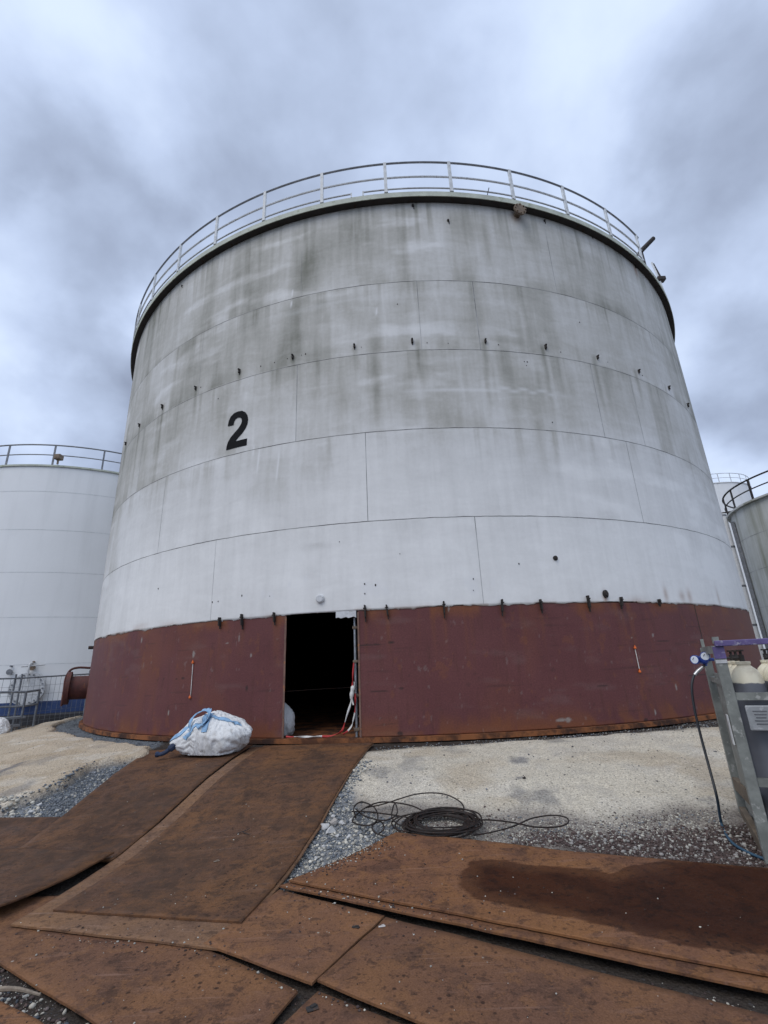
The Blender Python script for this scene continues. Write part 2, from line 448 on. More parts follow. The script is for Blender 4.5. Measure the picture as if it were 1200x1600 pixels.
# ------------------------------------------------------------------ metal plate material
def rust_material(name, base, orange, dark, wet=False, seed=0.0):
    m, nt, bs = material(name)
    rnd = nt.node('ShaderNodeObjectInfo').outputs['Random']
    ofs = nt.node('ShaderNodeVectorMath', operation='ADD')
    cbr = nt.node('ShaderNodeCombineXYZ'); nt.l.new(nt.mul(rnd, 61.0), cbr.inputs[0]); nt.l.new(nt.mul(rnd, 37.0), cbr.inputs[1])
    nt.l.new(nt.coord(), ofs.inputs[0]); nt.l.new(cbr.outputs[0], ofs.inputs[1])
    co = ofs.outputs[0]
    a = nt.noise(co, 1.1, 6, 0.6, 0.5)
    b = nt.noise(co, 3.3, 7, 0.62, 0.3)
    d = nt.noise(co, 17, 6, 0.65)
    f = nt.noise(co, 90, 4, 0.6)
    c = nt.mix(nt.sm(a, .36, .66), base, orange)
    c = nt.mix(nt.mul(nt.sm(b, .47, .68), .75), c, dark)
    c = nt.mix(nt.mul(nt.sm(d, .55, .75), .55), c, tuple(q * .55 for q in dark))
    e1 = nt.noise(co, 6.5, 8, .68, .5)
    c = nt.mix(nt.mul(nt.sm(e1, .535, .585), .55), c, orange)
    e2 = nt.noise(nt.map(co, (1, 1, 1), (4, 8, 0)), 9, 8, .70, .3)
    c = nt.mix(nt.mul(nt.sm(e2, .555, .60), .55), c, tuple(q * .62 for q in dark))
    e3 = nt.noise(co, 34, 6, .7)
    c = nt.mix(nt.mul(nt.sm(e3, .56, .63), .5), c, tuple(q * .45 for q in dark))
    c = nt.mix(nt.mul(nt.sm(e3, .44, .36), .35), c, tuple(min(1, q * 1.25 + .02) for q in base))
    # greyish worn scuffs
    sc = nt.noise(nt.map(co, (1.4, 7, 1)), 1.6, 5, .65, .6)
    c = nt.mix(nt.mul(nt.sm(sc, .57, .70), .38), c, tuple(min(1, q * 1.35 + .035) for q in base))
    # fallen grit: dark crumbs and a few pale ones
    v1 = nt.node('ShaderNodeTexVoronoi', feature='F1'); nt.l.new(co, v1.inputs['Vector']); v1.inputs['Scale'].default_value = 19
    sel = nt.node('ShaderNodeSeparateColor'); nt.l.new(v1.outputs['Color'], sel.inputs[0])
    clump = nt.sm(nt.noise(co, .9, 3), .40, .62)
    spot = nt.mul(nt.mul(nt.sm(v1.outputs['Distance'], .30, .12), nt.sm(sel.outputs[0], .55, .62)), clump)
    c = nt.mix(nt.mul(spot, .8), c, tuple(q * .33 for q in dark))
    v2 = nt.node('ShaderNodeTexVoronoi', feature='F1'); nt.l.new(co, v2.inputs['Vector']); v2.inputs['Scale'].default_value = 14
    se2 = nt.node('ShaderNodeSeparateColor'); nt.l.new(v2.outputs['Color'], se2.inputs[0])
    sp2 = nt.mul(nt.sm(v2.outputs['Distance'], .15, .07), nt.sm(se2.outputs[1], .93, .95))
    c = nt.mix(sp2, c, (.34, .30, .25))
    c = nt.mix(nt.sm(f, .3, .75), nt.mix(1.0, c, (.78, .77, .76), 'MULTIPLY'), nt.mix(1.0, c, (1.14, 1.14, 1.14), 'MULTIPLY'))
    ro = nt.sm(b, .3, .7, .62, .88)
    for ang, sx, k, sgn in ((.5, 30, .45, 1), (-.35, 26, .4, 0), (1.3, 34, .35, 1)):      # drag scratches and tyre scuffs
        mp = nt.node('ShaderNodeMapping'); nt.l.new(co, mp.inputs[0])
        mp.inputs['Rotation'].default_value = (0, 0, ang); mp.inputs['Scale'].default_value = (.7, sx, 1)
        scr = nt.mul(nt.sm(nt.noise(mp.outputs[0], 1.0, 3, .5), .64, .70), nt.sm(nt.noise(co, 1.3, 2), .45, .6))
        c = nt.mix(nt.mul(scr, k), c, tuple(min(1, q * 1.5 + .05) for q in base) if sgn else tuple(q * .4 for q in dark))
    c = nt.mix(1.0, c, nt.mix(rnd, (.86, .86, .88), (1.12, 1.10, 1.06)), 'MULTIPLY')
    if wet:
        w = nt.attr('wet')
        c = nt.mix(w, c, nt.mix(1.0, c, (.22, .135, .085), 'MULTIPLY'))
        ro = nt.math('SUBTRACT', ro, nt.mul(w, .10))
    soot = nt.attr('soot')
    c = nt.mix(nt.mul(nt.mul(soot, nt.sm(e2, .38, .56, .45, 1.0)), .72), c, (.056, .034, .023))
    ed = nt.attr('rim')
    c = nt.mix(nt.mul(ed, nt.sm(d, .42, .62, .0, .55)), c, orange)
    setb(nt, bs, c, ro, 0.0, nt.bump(nt.add(nt.add(nt.mul(f, .4), nt.mul(e2, 1.2)), nt.add(d, nt.mul(spot, .8))), 0.55, 0.007), 0.16)
    return m
M_RUST = [rust_material('rusty_steel', (.165, .078, .044), (.225, .104, .043), (.085, .044, .030), True, 0.0),
          rust_material('rusty_steel_dark', (.115, .059, .036), (.178, .084, .037), (.052, .031, .023), False, 1.0),
          rust_material('rusty_steel_front', (.160, .080, .048), (.222, .107, .049), (.088, .049, .035), False, 2.0),
          rust_material('rusty_steel_worn', (.200, .115, .070), (.245, .132, .066), (.12, .070, .047), False, 3.0)]

PLATES = 'rusty steel road plates laid over the ground'
def plate(c4, off, mat, label, t=.012, step=.05, warp=.012, seed=0, wet=None, soot=None, lift=None):
    """c4: four plan corners in order; a warped sheet of steel with real thickness that follows the slope"""
    c4 = [np.array(q[:2], float) for q in c4]
    n = max(6, int(np.linalg.norm(c4[1] - c4[0]) / step)); mm = max(6, int(np.linalg.norm(c4[3] - c4[0]) / step))
    S, T = np.meshgrid(np.linspace(0, 1, n + 1), np.linspace(0, 1, mm + 1)); s, tt = S.ravel()[:, None], T.ravel()[:, None]
    P = (1 - s) * (1 - tt) * c4[0] + s * (1 - tt) * c4[1] + s * tt * c4[2] + (1 - s) * tt * c4[3]
    # edges that are a little out of true
    b = np.minimum(np.minimum(s, 1 - s) * n, np.minimum(tt, 1 - tt) * mm).ravel()
    x, y = P[:, 0], P[:, 1]
    j = np.exp(-b / 1.0)
    x = x + j * (fbm(x * 3 + seed, y * 3, 41) - .5) * .022; y = y + j * (fbm(x * 3 + seed, y * 3, 43) - .5) * .022
    z = prof(x, y) + off + (fbm(x * .8 + seed, y * .8, 51, 2) - .5) * 2 * warp
    if lift is not None: z = z + lift(s.ravel(), tt.ravel())
    k = len(x)
    org = np.array([x.mean(), y.mean(), z.mean()])
    V = np.r_[np.c_[x, y, z], np.c_[x, y, z - t]] - org
    ii = (np.arange(mm)[:, None] * (n + 1) + np.arange(n)[None]).ravel()
    top = np.c_[ii, ii + 1, ii + n + 2, ii + n + 1]
    ring = list(range(n + 1)) + [r * (n + 1) + n for r in range(1, mm + 1)] + [mm * (n + 1) + q for q in range(n - 1, -1, -1)] + [r * (n + 1) for r in range(mm - 1, 0, -1)]
    ring = np.array(ring); nxt = np.roll(ring, -1)
    side = np.c_[ring, ring + k, nxt + k, nxt]
    F = np.r_[top, top[:, ::-1] + k, side]
    e1 = np.cross(c4[1] - c4[0], c4[3] - c4[0])
    if e1 < 0: F = F[:, ::-1]
    at = {'rim': np.tile(np.exp(-b * step / .018), 2)}
    if wet is not None: at['wet'] = np.tile(wet(x, y), 2)
    if soot is not None: at['soot'] = np.tile(soot(x, y), 2)
    o = mesh('steel_plate', V, F, mat, attrs=at, label=label, cat='steel plate', group=PLATES)
    o.location = org
    o.data.polygons.foreach_set('use_smooth', np.r_[np.ones(2 * len(top), bool), np.zeros(len(side), bool)])
    return o

# ramp plates, top corners at the doorway
A_TL, A_TR, A_BR, A_BL = np.array((-2.24, 8.16)), np.array((-.31, 7.99)), np.array((-1.08, 3.54)), np.array((-2.71, 3.97))
dl = (A_TL - A_BL) / np.linalg.norm(A_TL - A_BL)
def ramp_soot(x, y):
    n = fbm(x * 1.6, y * 1.6, 61); f = fbm(x * 8, y * 8, 63)
    g = fbm(x * 22, y * 22, 65, 4)
    return np.clip(.42 * sstep(y, 3.5, 4.2) * sstep(y, 7.5, 6.3) + .55 * sstep(n + (f - .5) * .5, .42, .66) * sstep(y, 3.4, 4.4) * sstep(y, 8.3, 6.9) + sstep(f, .60, .7) * .35 + sstep(g, .62, .72) * .5, 0, 1)
plate([A_BL, A_BR + (0, 0), A_TR + (.0, .0), A_TL], .012, M_RUST[3], 'lower ramp plate showing as a pale worn strip beside the dark doorway ramp plate', warp=0)
plate([G(82, 1428), G(378, 1448), A_TR + (-.005, .0), A_TL + (.20, .01)], .026, M_RUST[1], 'long dark rusty ramp plate running straight up into the tank doorway', warp=0, soot=ramp_soot)
plate([np.array((-3.72, 5.0)), np.array((-2.60, 5.02)), np.array((-2.27, 8.33)), np.array((-3.98, 8.45))], .019, M_RUST[1], 'rusty ramp plate under the white bulk bag left of the doorway ramp', warp=.004, seed=3, soot=ramp_soot)
plate([G(-420, 1345), G(178, 1346), G(100, 1276) + (.35, -.1, 0), G(-420, 1280)], .008, M_RUST[1], 'dark plate at the left edge next to the blue grey gravel hollow', warp=.004, seed=4, soot=ramp_soot)
plate([G(-420, 1500), G(-5, 1438), G(178, 1343), G(-420, 1318)], .058, M_RUST[1], 'raised plate at the left edge with a black gap under its lower side', warp=.004, seed=5,
      soot=ramp_soot, lift=lambda s, t: .03 * np.exp(-t * 5))
plate([G(465, 1546), (G(465, 1546) + 3.1 * (G(330, 1484) - G(465, 1546))), G(0, 1503) + 1.6 * (G(0, 1503) - G(150, 1600)), flat(330, 1712)], -.004, M_RUST[2],
      'front plate at lower left lying below the foot of the ramp', warp=.005, seed=6)
plate([G(318, 1478), G(487, 1541), G(601, 1435), G(436, 1393)], .014, M_RUST[2], 'small squarish plate between the ramp foot and the front plates', warp=.004, seed=7)
plate([G(495, 1536), flat(1000, 1745), flat(1330, 1625), G(603, 1437)], .012, M_RUST[2], 'wide front plate at lower right below the wet plate', warp=.005, seed=8)
plate([G(428, 1612), flat(620, 1770), flat(820, 1675), G(497, 1549)], -.002, M_RUST[2], 'plate at the bottom edge in the middle with a small square hole', warp=.004, seed=9)
WET = polyw([(735, 1357), (790, 1356), (830, 1363), (900, 1366), (952, 1376), (1000, 1362), (1060, 1349), (1095, 1346), (1150, 1352), (1320, 1362), (1400, 1560), (1200, 1512), (1100, 1497), (1000, 1476), (900, 1451), (800, 1430), (745, 1418), (718, 1396), (722, 1375)])
def wetf(x, y):
    q = sdist(WET, x + (fbm(x * 9, y * 9, 71) - .5) * .07, y + (fbm(x * 9, y * 9, 73) - .5) * .07)
    return np.clip(sstep(q, -.004, .006) * (.74 + .30 * sstep(q, .02, .22)) * (.85 + .3 * fbm(x * 4, y * 4, 75)), 0, 1)
gt = [G(452, 1387), flat(1330, 1566), flat(1340, 1377), G(620, 1309)]
ud = (gt[0] - gt[3]); ud /= np.linalg.norm(ud)
plate([G(438, 1391), flat(1330, 1588), flat(1345, 1420), G(600, 1330)], .030, M_RUST[0], 'lower of two stacked plates, a narrow step along the front of the wet plate', warp=.004, seed=10)
plate(gt, .050, M_RUST[0], 'large plate with a wide dark wet stain below the coil of cable', step=.018, warp=.006, seed=10, wet=wetf)
plate([G(0, 1575) + (-.9, .25, 0), G(0, 1562), flat(150, 1640), flat(60, 1760)], -.004, M_RUST[2], 'plate corner at the bottom left edge beside gravel and a stick', warp=.003, seed=12)

# ------------------------------------------------------------------ big tank
def cyl(th, z, dr=0.0):
    t = rad(th); return np.array((TX + (TR + dr) * sin(t), TY - (TR + dr) * cos(t), z))
TANK = thing('storage_tank', 'huge weathered white storage tank marked 2 with a red oxide bottom band and open doorway', 'tank', (TX, TY, 0))
TO = np.array((TX, TY, 0))
DOOR = (-14.93, -7.73)

def arc_panel(name, ths, zs, mat, dr=0.0, attrs=None, jag=None, inner=None, mats=None, cut=None):
    """curved shell panel, outer face at TR+dr; inner: thickness for a solid panel"""
    ths = np.asarray(ths, float); zs = np.asarray(zs, float)
    T, Z = np.meshgrid(ths, zs); t, z = T.ravel(), Z.ravel().copy()
    if jag is not None:
        z = z + jag(t, z)
    if cut is not None:
        t = t + np.exp(-np.abs(t - cut) / .25) * (fbm(z * 7, z * 0 + cut, 151, 4) - .5) * .20
    r = TR + dr
    V = np.c_[r * np.sin(np.radians(t)), -r * np.cos(np.radians(t)), z]
    n, mm = len(ths), len(zs)
    ii = (np.arange(mm - 1)[:, None] * n + np.arange(n - 1)[None]).ravel()
    F = np.c_[ii, ii + 1, ii + n + 1, ii + n]; idx = np.zeros(len(F), int)
    at = attrs(t, z) if attrs else {}
    if inner:
        ri = TR + dr - inner; k = len(V)
        V = np.r_[V, np.c_[ri * np.sin(np.radians(t)), -ri * np.cos(np.radians(t)), z]]
        e = [np.c_[F[:, ::-1] + k]]
        ring = np.array(list(range(n)) + [q * n + n - 1 for q in range(1, mm)] + [(mm - 1) * n + q for q in range(n - 2, -1, -1)] + [q * n for q in range(mm - 2, 0, -1)])
        nx_ = np.roll(ring, -1)
        sd = np.c_[ring, ring + k, nx_ + k, nx_]
        idx = np.r_[idx, np.ones(len(F), int), np.zeros(len(sd), int)]
        F = np.r_[F, F[:, ::-1] + k, sd]
        at = {q: np.r_[a, a] for q, a in at.items()}
    return mesh(name, V, F, mat, TANK, True, attrs=at, mats=mats, midx=idx if mats else None)

SEAMS = [2.0, 3.593, 5.404, 7.209, 8.991]
ZTOP = 11.415
m, nt, bs = material('tank_white_paint')
M_WHITE = m
th_, z_ = nt.attr('arc'), nt.attr('height')
cv = nt.node('ShaderNodeCombineXYZ'); nt.l.new(th_, cv.inputs[0]); nt.l.new(z_, cv.inputs[1])
uv = cv.outputs[0]
dirt = nt.attr('dirt')
fine = nt.noise(nt.map(uv, (4, 0.5, 1)), 2.0, 4, 0.55, 0.5)
fine2 = nt.noise(nt.map(uv, (.8, 2.2, 1)), 1.6, 6, 0.6, 0.8)
mot = nt.noise(uv, 14, 5, .6)
dd = nt.add(dirt, nt.add(nt.mul(nt.math('SUBTRACT', fine, .5), .24), nt.mul(nt.math('SUBTRACT', fine2, .5), .30)))
dd = nt.add(dd, nt.mul(nt.math('SUBTRACT', mot, .5), .16))
rp = nt.node('ShaderNodeValToRGB'); nt.l.new(dd, rp.inputs[0])
E_ = rp.color_ramp.elements
E_[0].position = 0.0; E_[0].color = (.79, .785, .77, 1)
E_[1].position = 1.0; E_[1].color = (.20, .20, .165, 1)
q = E_.new(.30); q.color = (.64, .635, .62, 1)
q = E_.new(.60); q.color = (.45, .44, .405, 1)
c = rp.outputs[0]
c = nt.mix(nt.attr('rust'), c, (.25, .115, .05))
c = nt.mix(nt.attr('pale'), c, (.72, .72, .72))
c = nt.mix(nt.attr('black'), c, (.022, .022, .024))
setb(nt, bs, c, nt.sm(dd, 0, .8, .5, .8), 0, nt.bump(nt.add(nt.noise(uv, 1.4, 3), nt.mul(mot, .12)), .35, .02), .35)
m, nt, bs = material('tank_inside_rust')
M_INSIDE = m
setb(nt, bs, nt.mix(nt.noise(nt.coord(), 1.3, 5), (.06, .034, .022), (.10, .052, .032)), .9, 0, None, .1)

STAINS = [  # arc angle, height, half width, half height, strength: dark runs and blooms seen on the plates
    (-13.4, 9.75, .30, .75, .62), (-12.6, 9.6, .8, .9, .18), (-14.9, 8.2, .30, 1.0, .42), (-16.4, 7.6, .55, .6, .25), (-14.6, 8.0, .12, 1.3, .25), (-5.2, 7.0, .13, 1.1, .42), (-5.0, 6.3, .10, .7, .35), (-7.2, 8.3, .25, .5, .32),
    (-4.0, 10.4, .5, .8, .22), (-9.0, 10.3, .4, .8, .25), (9.5, 10.2, .10, .9, .38), (6.0, 10.6, .3, .5, .28), (13.0, 6.0, .35, .7, .36), (10.4, 6.4, .15, .9, .36), (16.2, 7.9, .2, .7, .28),
    (9.4, 6.9, .12, .6, .42), (17.5, 6.0, .4, .8, .22), (1.2, 5.9, .25, 1.0, .2), (-22, 8.0, .6, .9, .18), (-30, 8.2, .5, 1.2, .20), (-33, 6.6, .4, 1.0, .20), (-25, 6.6, .5, .8, .2), (-18.6, 4.6, .5, .6, .2), (-16, 4.6, .5, .7, .24),
    (-11.6, 5.0, .4, .5, .16), (-2.0, 6.3, .4, .7, .22), (-9.0, 6.2, .6, .7, .2), (11.6, 4.7, .5, .6, .16), (22, 10, .4, 1.0, .12), (-12.2, 3.2, .32, .05, .35), (-35, 4.6, .35, .9, .16), (12.6, 5.0, .1, .6, .28), (14.2, 4.9, .1, .6, .24), (7.2, 8.4, .2, .8, .18),
    (24.5, 7.7, .5, .8, .12), (30, 9.4, .5, 1., .12), (33, 6.4, .4, .9, .14), (-20, 9.4, .5, 1.0, .18), (-26.5, 9.8, .5, .8, .15), (-12.4, 2.72, .16, .12, .16), (-11.2, 10.2, .25, .9, .22), (15.6, 10.7, .15, .4, .3), (-1.2, 9.6, .12, .9, .22)]
def white_attrs(t, z):
    arc = np.radians(t) * TR
    seamk = np.digitize(z, SEAMS)
    below = np.array([0, 2.0, 3.593, 5.404, 7.209, 8.991, 11.415])
    top = np.array([3.593, 3.593, 5.404, 7.209, 8.991, 11.415, 11.5])
    low = below[np.clip(seamk, 0, 5)]
    fz = np.clip((z - low) / 1.8, 0, 1.4)
    d = .09 + .40 * sstep(z, 2.8, 7.2) + .03 * sstep(z, 8.4, 11.2)
    broad = fbm(arc * .55, z * .16 + seamk * 3.1, 81)
    st1 = fbm(arc * 1.9, z * .22 + seamk * 7.7, 83, 5)
    st2 = fbm(arc * 5.5, z * .32 + 4, 85, 4)
    wide = fbm(arc * .7, z * .7, 87, 5)
    amp = .34 + .50 * sstep(z, 2.6, 6.5)
    d = d + amp * ((broad - .5) * .28 + sstep(st1, .48, .80) * .23 - sstep(st1, .44, .22) * .08 + (st2 - .5) * .15 + (wide - .5) * .30)
    d = d + .16 * sstep(fz, .3, -.05) * amp * sstep(st1, .40, .62)          # dirt held on the ledge of each seam
    for (a, h, sa, sh, k) in STAINS:
        aa = rad(a) * TR
        wob = (fbm(arc * 4, z * 1.2, 91) - .5) * .5
        g = np.exp(-(((arc - aa) / sa + wob) ** 2) * 1.2 - (np.abs((z - h) / sh) ** 2.6))
        d = d + .58 * k * g
    for a in np.arange(-51.7, 46, 7.38):                       # runs below the row of lugs
        q = arc - rad(a) * TR + (fbm(z * 1.3, z * 0 + a, 161) - .5) * .10
        d = d + .26 * np.exp(-(q / .055) ** 2) * sstep(z, 5.9 + 1.2 * math.sin(a * 5), 7.4) * sstep(z, 7.50, 7.40)
    drip = sstep(fbm(arc * 6.5, z * .10 + seamk * 5, 163, 3), .60, .72)
    d = d + .15 * drip * sstep(fz, .15 + .5 * fbm(arc * 2, seamk * 3.0, 165), 1.0) * amp
    d = d + .20 * sstep(z, 11.1, 11.42) + .16 * sstep(fbm(arc * 7, z * .25, 93), .55, .75) * sstep(z, 9.3, 11.3)
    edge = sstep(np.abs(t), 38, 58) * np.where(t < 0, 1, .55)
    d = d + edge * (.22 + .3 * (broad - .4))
    # wiped, paler smears running level round the shell
    sm_ = sstep(fbm(arc * .6, z * 2.6, 95, 5), .56, .74) * .20 * sstep(fbm(arc * .5, z * .4, 96), .35, .6)
    d = d - sm_
    pale = np.zeros_like(z)
    zg = 6.28 + .07 * np.abs(((arc * 2.4) % 1) * 2 - 1) * sstep(np.abs(arc - 2.15), 1.0, .5)
    pale += np.exp(-((z - zg + .03) / .035) ** 2) * sstep(np.abs(arc - 1.4), 2.1, 1.2) * .55
    pale += np.exp(-((z - 8.62 - .02 * np.sin(arc * 3)) / .05) ** 2) * sstep(np.abs(arc + 1.1), 3.2, 1.4) * .22
    for (a, h, L) in ((-18.9, 5.15, .28), (-16.4, 4.95, .34), (-19.6, 5.38, .12), (-15.2, 9.15, .10), (-15.3, 8.85, .08), (-4.7, 8.25, .10)):
        pale += np.exp(-((arc - rad(a) * TR - (z - h) * .08) / .022) ** 2 - np.abs((z - h) / L) ** 4) * .9
    for (a, h, r_) in ((-6.9, 2.37, .11), (-5.9, 2.33, .11), (-4.9, 2.3, .09), (3.1, 2.4, .10), (3.5, 2.25, .09), (5.4, 2.37, .06), (-19.8, 2.38, .07), (-16.8, 2.37, .07), (-17.6, 2.42, .06), (-14.7, 2.55, .04), (-12.9, 2.6, .05), (-23.5, 2.3, .04)):
        q = np.hypot(arc - rad(a) * TR, (z - h) * .8) / r_ + (fbm(arc * 9, z * 9, 97) - .5) * 1.0
        pale += sstep(q, 1.1, .6) * .6
    rust = np.zeros_like(z)
    for (a, h, sa, sh, k) in ((17.1, 2.08, .05, .12, .7), (25.5, 2.16, .06, .14, .5), (28.2, 2.14, .10, .10, .45), (29.6, 2.15, .08, .14, .5), (36.3, 2.15, .05, .2, .35), (21, 2.05, .2, .05, .35), (-30, 2.04, .3, .05, .3), (-36, 2.06, .3, .06, .3), (37.2, 11.1, .10, .2, .6), (14.2, 11.1, .12, .2, .4)):
        rust += k * np.exp(-((arc - rad(a) * TR) / sa) ** 2 - ((z - h) / sh) ** 2)
    rust += .55 * sstep(z, 2.045, 1.99) * sstep(fbm(arc * 3, z, 99), .45, .6)
    return {'arc': arc, 'height': z, 'dirt': np.clip(d, 0, 1.1), 'pale': np.clip(pale, 0, .9), 'rust': np.clip(rust, 0, .9), 'black': np.zeros_like(z)}
def jagged(t, z):
    a = np.radians(t) * TR
    j = (fbm(a * 2.2, a * 0, 101, 5) - .5) * .075
    j = j - .018 * sstep(fbm(a * 9, a * 0, 103), .6, .7)
    inside = sstep(np.abs(t - (DOOR[0] + DOOR[1]) / 2), 3.9, 3.5)
    return np.where(z < 2.001, j * (1 - .7 * inside), 0)
th_dense = np.linspace(-66, 66, 1321)
th_rest = np.linspace(66, 294, 153)
zsw = np.r_[2.0, np.linspace(2.03, ZTOP, 150)]
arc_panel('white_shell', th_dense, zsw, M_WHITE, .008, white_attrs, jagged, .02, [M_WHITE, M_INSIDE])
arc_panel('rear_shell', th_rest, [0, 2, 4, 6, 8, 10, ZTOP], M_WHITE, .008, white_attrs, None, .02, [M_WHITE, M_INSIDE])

m, nt, bs = material('red_oxide_primer')
M_RED = m
cv = nt.node('ShaderNodeCombineXYZ'); nt.l.new(nt.attr('arc'), cv.inputs[0]); nt.l.new(nt.attr('height'), cv.inputs[1]); uv = cv.outputs[0]
a = nt.noise(uv, .8, 5, .6); b = nt.noise(nt.map(uv, (5, .7, 1)), 2.0, 6, .6); f = nt.noise(uv, 40, 5, .6); g2 = nt.noise(nt.map(uv, (1, 5, 1)), 1.5, 5, .6)
c = nt.mix(nt.sm(a, .3, .7), (.114, .036, .036), (.136, .046, .044))
c = nt.mix(nt.mul(nt.sm(b, .5, .75), .5), c, (.085, .030, .022))
c = nt.mix(nt.mul(nt.sm(g2, .50, .80), .25), c, (.155, .062, .052))
c = nt.mix(nt.attr('rust'), c, (.20, .068, .026))
c = nt.mix(nt.attr('pale'), c, (.36, .36, .33))
c = nt.mix(nt.attr('black'), c, (.035, .02, .017))
c = nt.mix(nt.sm(f, .3, .75), nt.mix(1.0, c, (.84, .84, .84), 'MULTIPLY'), nt.mix(1.0, c, (1.1, 1.1, 1.1), 'MULTIPLY'))
setb(nt, bs, c, .66, 0, nt.bump(nt.add(nt.noise(uv, 2.2, 4), nt.mul(f, .1)), .3, .012), .35)
CLIPS = [-22.6, -19.83, -16.15, -6.95, -4.87, .45, 5.96, 9.81, 14.93, 18.82]
def red_attrs(t, z):
    arc = np.radians(t) * TR
    rust = .25 * sstep(fbm(arc * 1.2, z * .5, 111), .55, .75) + .5 * sstep(z, .10, .0) * sstep(fbm(arc * 4, z * 3, 113), .4, .6)
    st = fbm(arc * 4.2, z * .15, 115, 4)
    rust = rust + sstep(st, .62, .8) * .35 * sstep(z, .6, 2.0)
    rust = rust + sstep(t, 30.0, 30.4) * .22
    rust = rust + .75 * sstep(z, 1.74, 1.98) * sstep(fbm(arc * 2.2, z * .6, 125, 5), .46, .64)
    rust = rust + .70 * sstep(z, .42, .0) * sstep(fbm(arc * 3.0, z * 1.2, 127, 5), .46, .64)
    rust = rust + .28 * sstep(fbm(arc * 7, z * 5, 129, 4), .69, .76)
    for k in CLIPS:
        rust = rust + .6 * np.exp(-((arc - rad(k) * TR) / .035) ** 2) * sstep(z, 1.0, 1.85) * (fbm(arc * 12, z * 3, 117))
    rust = rust + .35 * np.exp(-((arc - rad(-33.5) * TR) / .35) ** 2 - ((z - 1.45) / .4) ** 2)
    black = np.zeros_like(z)
    for (a, h, w, hh) in ((-6.4, 1.42, .22, .012), (-7.3, 1.41, .08, .012), (-4.6, 1.44, .07, .012), (-5.9, .68, .15, .012), (-3.9, .71, .05, .015), (23.6, 1.3, .2, .008), (27.8, .68, .3, .008), (-19.0, .80, .03, .05), (-14.95, 1.2, .03, .06),
                       (-4.2, .04, .05, .035), (10, .02, .05, .035), (19.2, .02, .05, .03), (-30.3, 1.0, .02, .02), (15, .6, .12, .01), (-27.3, 1.0, .06, .015), (-28.3, .99, .03, .015)):
        q = np.hypot((arc - rad(a) * TR) / w, (z - h) / hh)
        black = black + .85 * sstep(q + (fbm(arc * 20, z * 20, 119) - .5) * .8, 1.2, .6)
    black = black + .5 * np.exp(-((z - 2.0) / .015) ** 2)
    pale = np.zeros_like(z)
    for (a, h, w, hh) in ((-26.0, 1.42, .03, .07), (19.5, 1.37, .05, .02), (10.6, .12, .18, .04), (-21.6, 1.58, .04, .02), (-20.2, 1.65, .02, .08), (-18.7, 1.35, .02, .05), (-35.4, 1.78, .03, .06), (22.3, 1.4, .04, .05), (24, .5, .02, .06), (20.5, .13, .02, .1), (-29, .4, .02, .06), (0.9, 1.95, .015, .07)):
        q = np.hypot((arc - rad(a) * TR) / w, (z - h) / hh) + (fbm(arc * 16, z * 16, 121) - .5) * 1.6
        pale = pale + .55 * sstep(q, 1.0, .4)
    pale = pale + .05 * sstep(fbm(arc * 1.5, z * 5, 123), .62, .8)
    black = black + .30 * sstep(fbm(arc * 1.0, z * 16, 141, 3), .76, .82) + .25 * sstep(fbm(arc * 14, z * 10, 143, 3), .78, .82)
    pale = pale + .14 * sstep(fbm(arc * 16, z * 7, 145, 3), .80, .84)
    return {'arc': arc, 'height': z, 'rust': np.clip(rust, 0, .8), 'pale': np.clip(pale, 0, .8), 'black': np.clip(black, 0, .95)}
zr = np.linspace(0.0, 2.0, 110)
arc_panel('red_course', np.r_[np.linspace(-66, DOOR[0] - .6, 520), np.linspace(DOOR[0] - .5, DOOR[0], 8)], zr, M_RED, 0, red_attrs, None, .014, [M_RED, M_INSIDE], DOOR[0])
arc_panel('red_course', np.r_[np.linspace(DOOR[1], DOOR[1] + .5, 8), np.linspace(DOOR[1] + .6, 66, 740)], zr, M_RED, 0, red_attrs, None, .014, [M_RED, M_INSIDE], DOOR[1])

# weld seams: thin beads a few mm proud
m, nt, bs = material('weld_seam')
M_SEAM = m
n = nt.noise(nt.coord(), 2.5, 4); setb(nt, bs, nt.mix(nt.sm(n, .40, .62), (.10, .10, .095), (.26, .26, .25)), .8)
def level_bead(z, t0=-64, t1=64, w=.013, dr=.0095):
    ths = np.linspace(t0, t1, 900); wob = (fbm(ths * 1.3, ths * 0, 131) - .5) * .012
    wd = w * (.55 + .9 * fbm(ths * .9, ths * 0 + z, 133))
    rr = TR + dr
    a = np.c_[rr * np.sin(np.radians(ths)), -rr * np.cos(np.radians(ths))]
    V = np.r_[np.c_[a, z + wob - wd / 2], np.c_[a, z + wob + wd / 2]]
    k = np.arange(len(ths) - 1); L = len(ths)
    return V, np.c_[k, k + 1, k + 1 + L, k + L]
Vs, Fs, off = [], [], 0
for z in SEAMS[1:]:
    V, F = level_bead(z); Vs.append(V); Fs.append(F + off); off += len(V)
mesh('ring_seam', np.concatenate(Vs), np.concatenate(Fs), M_SEAM, TANK)
m, nt, bs = material('weld_seam_faint'); M_SEAMF = m
n = nt.noise(nt.coord(), 1.6, 4); setb(nt, bs, nt.mix(nt.sm(n, .40, .62), (.17, .17, .17), (.40, .40, .40)), .8)
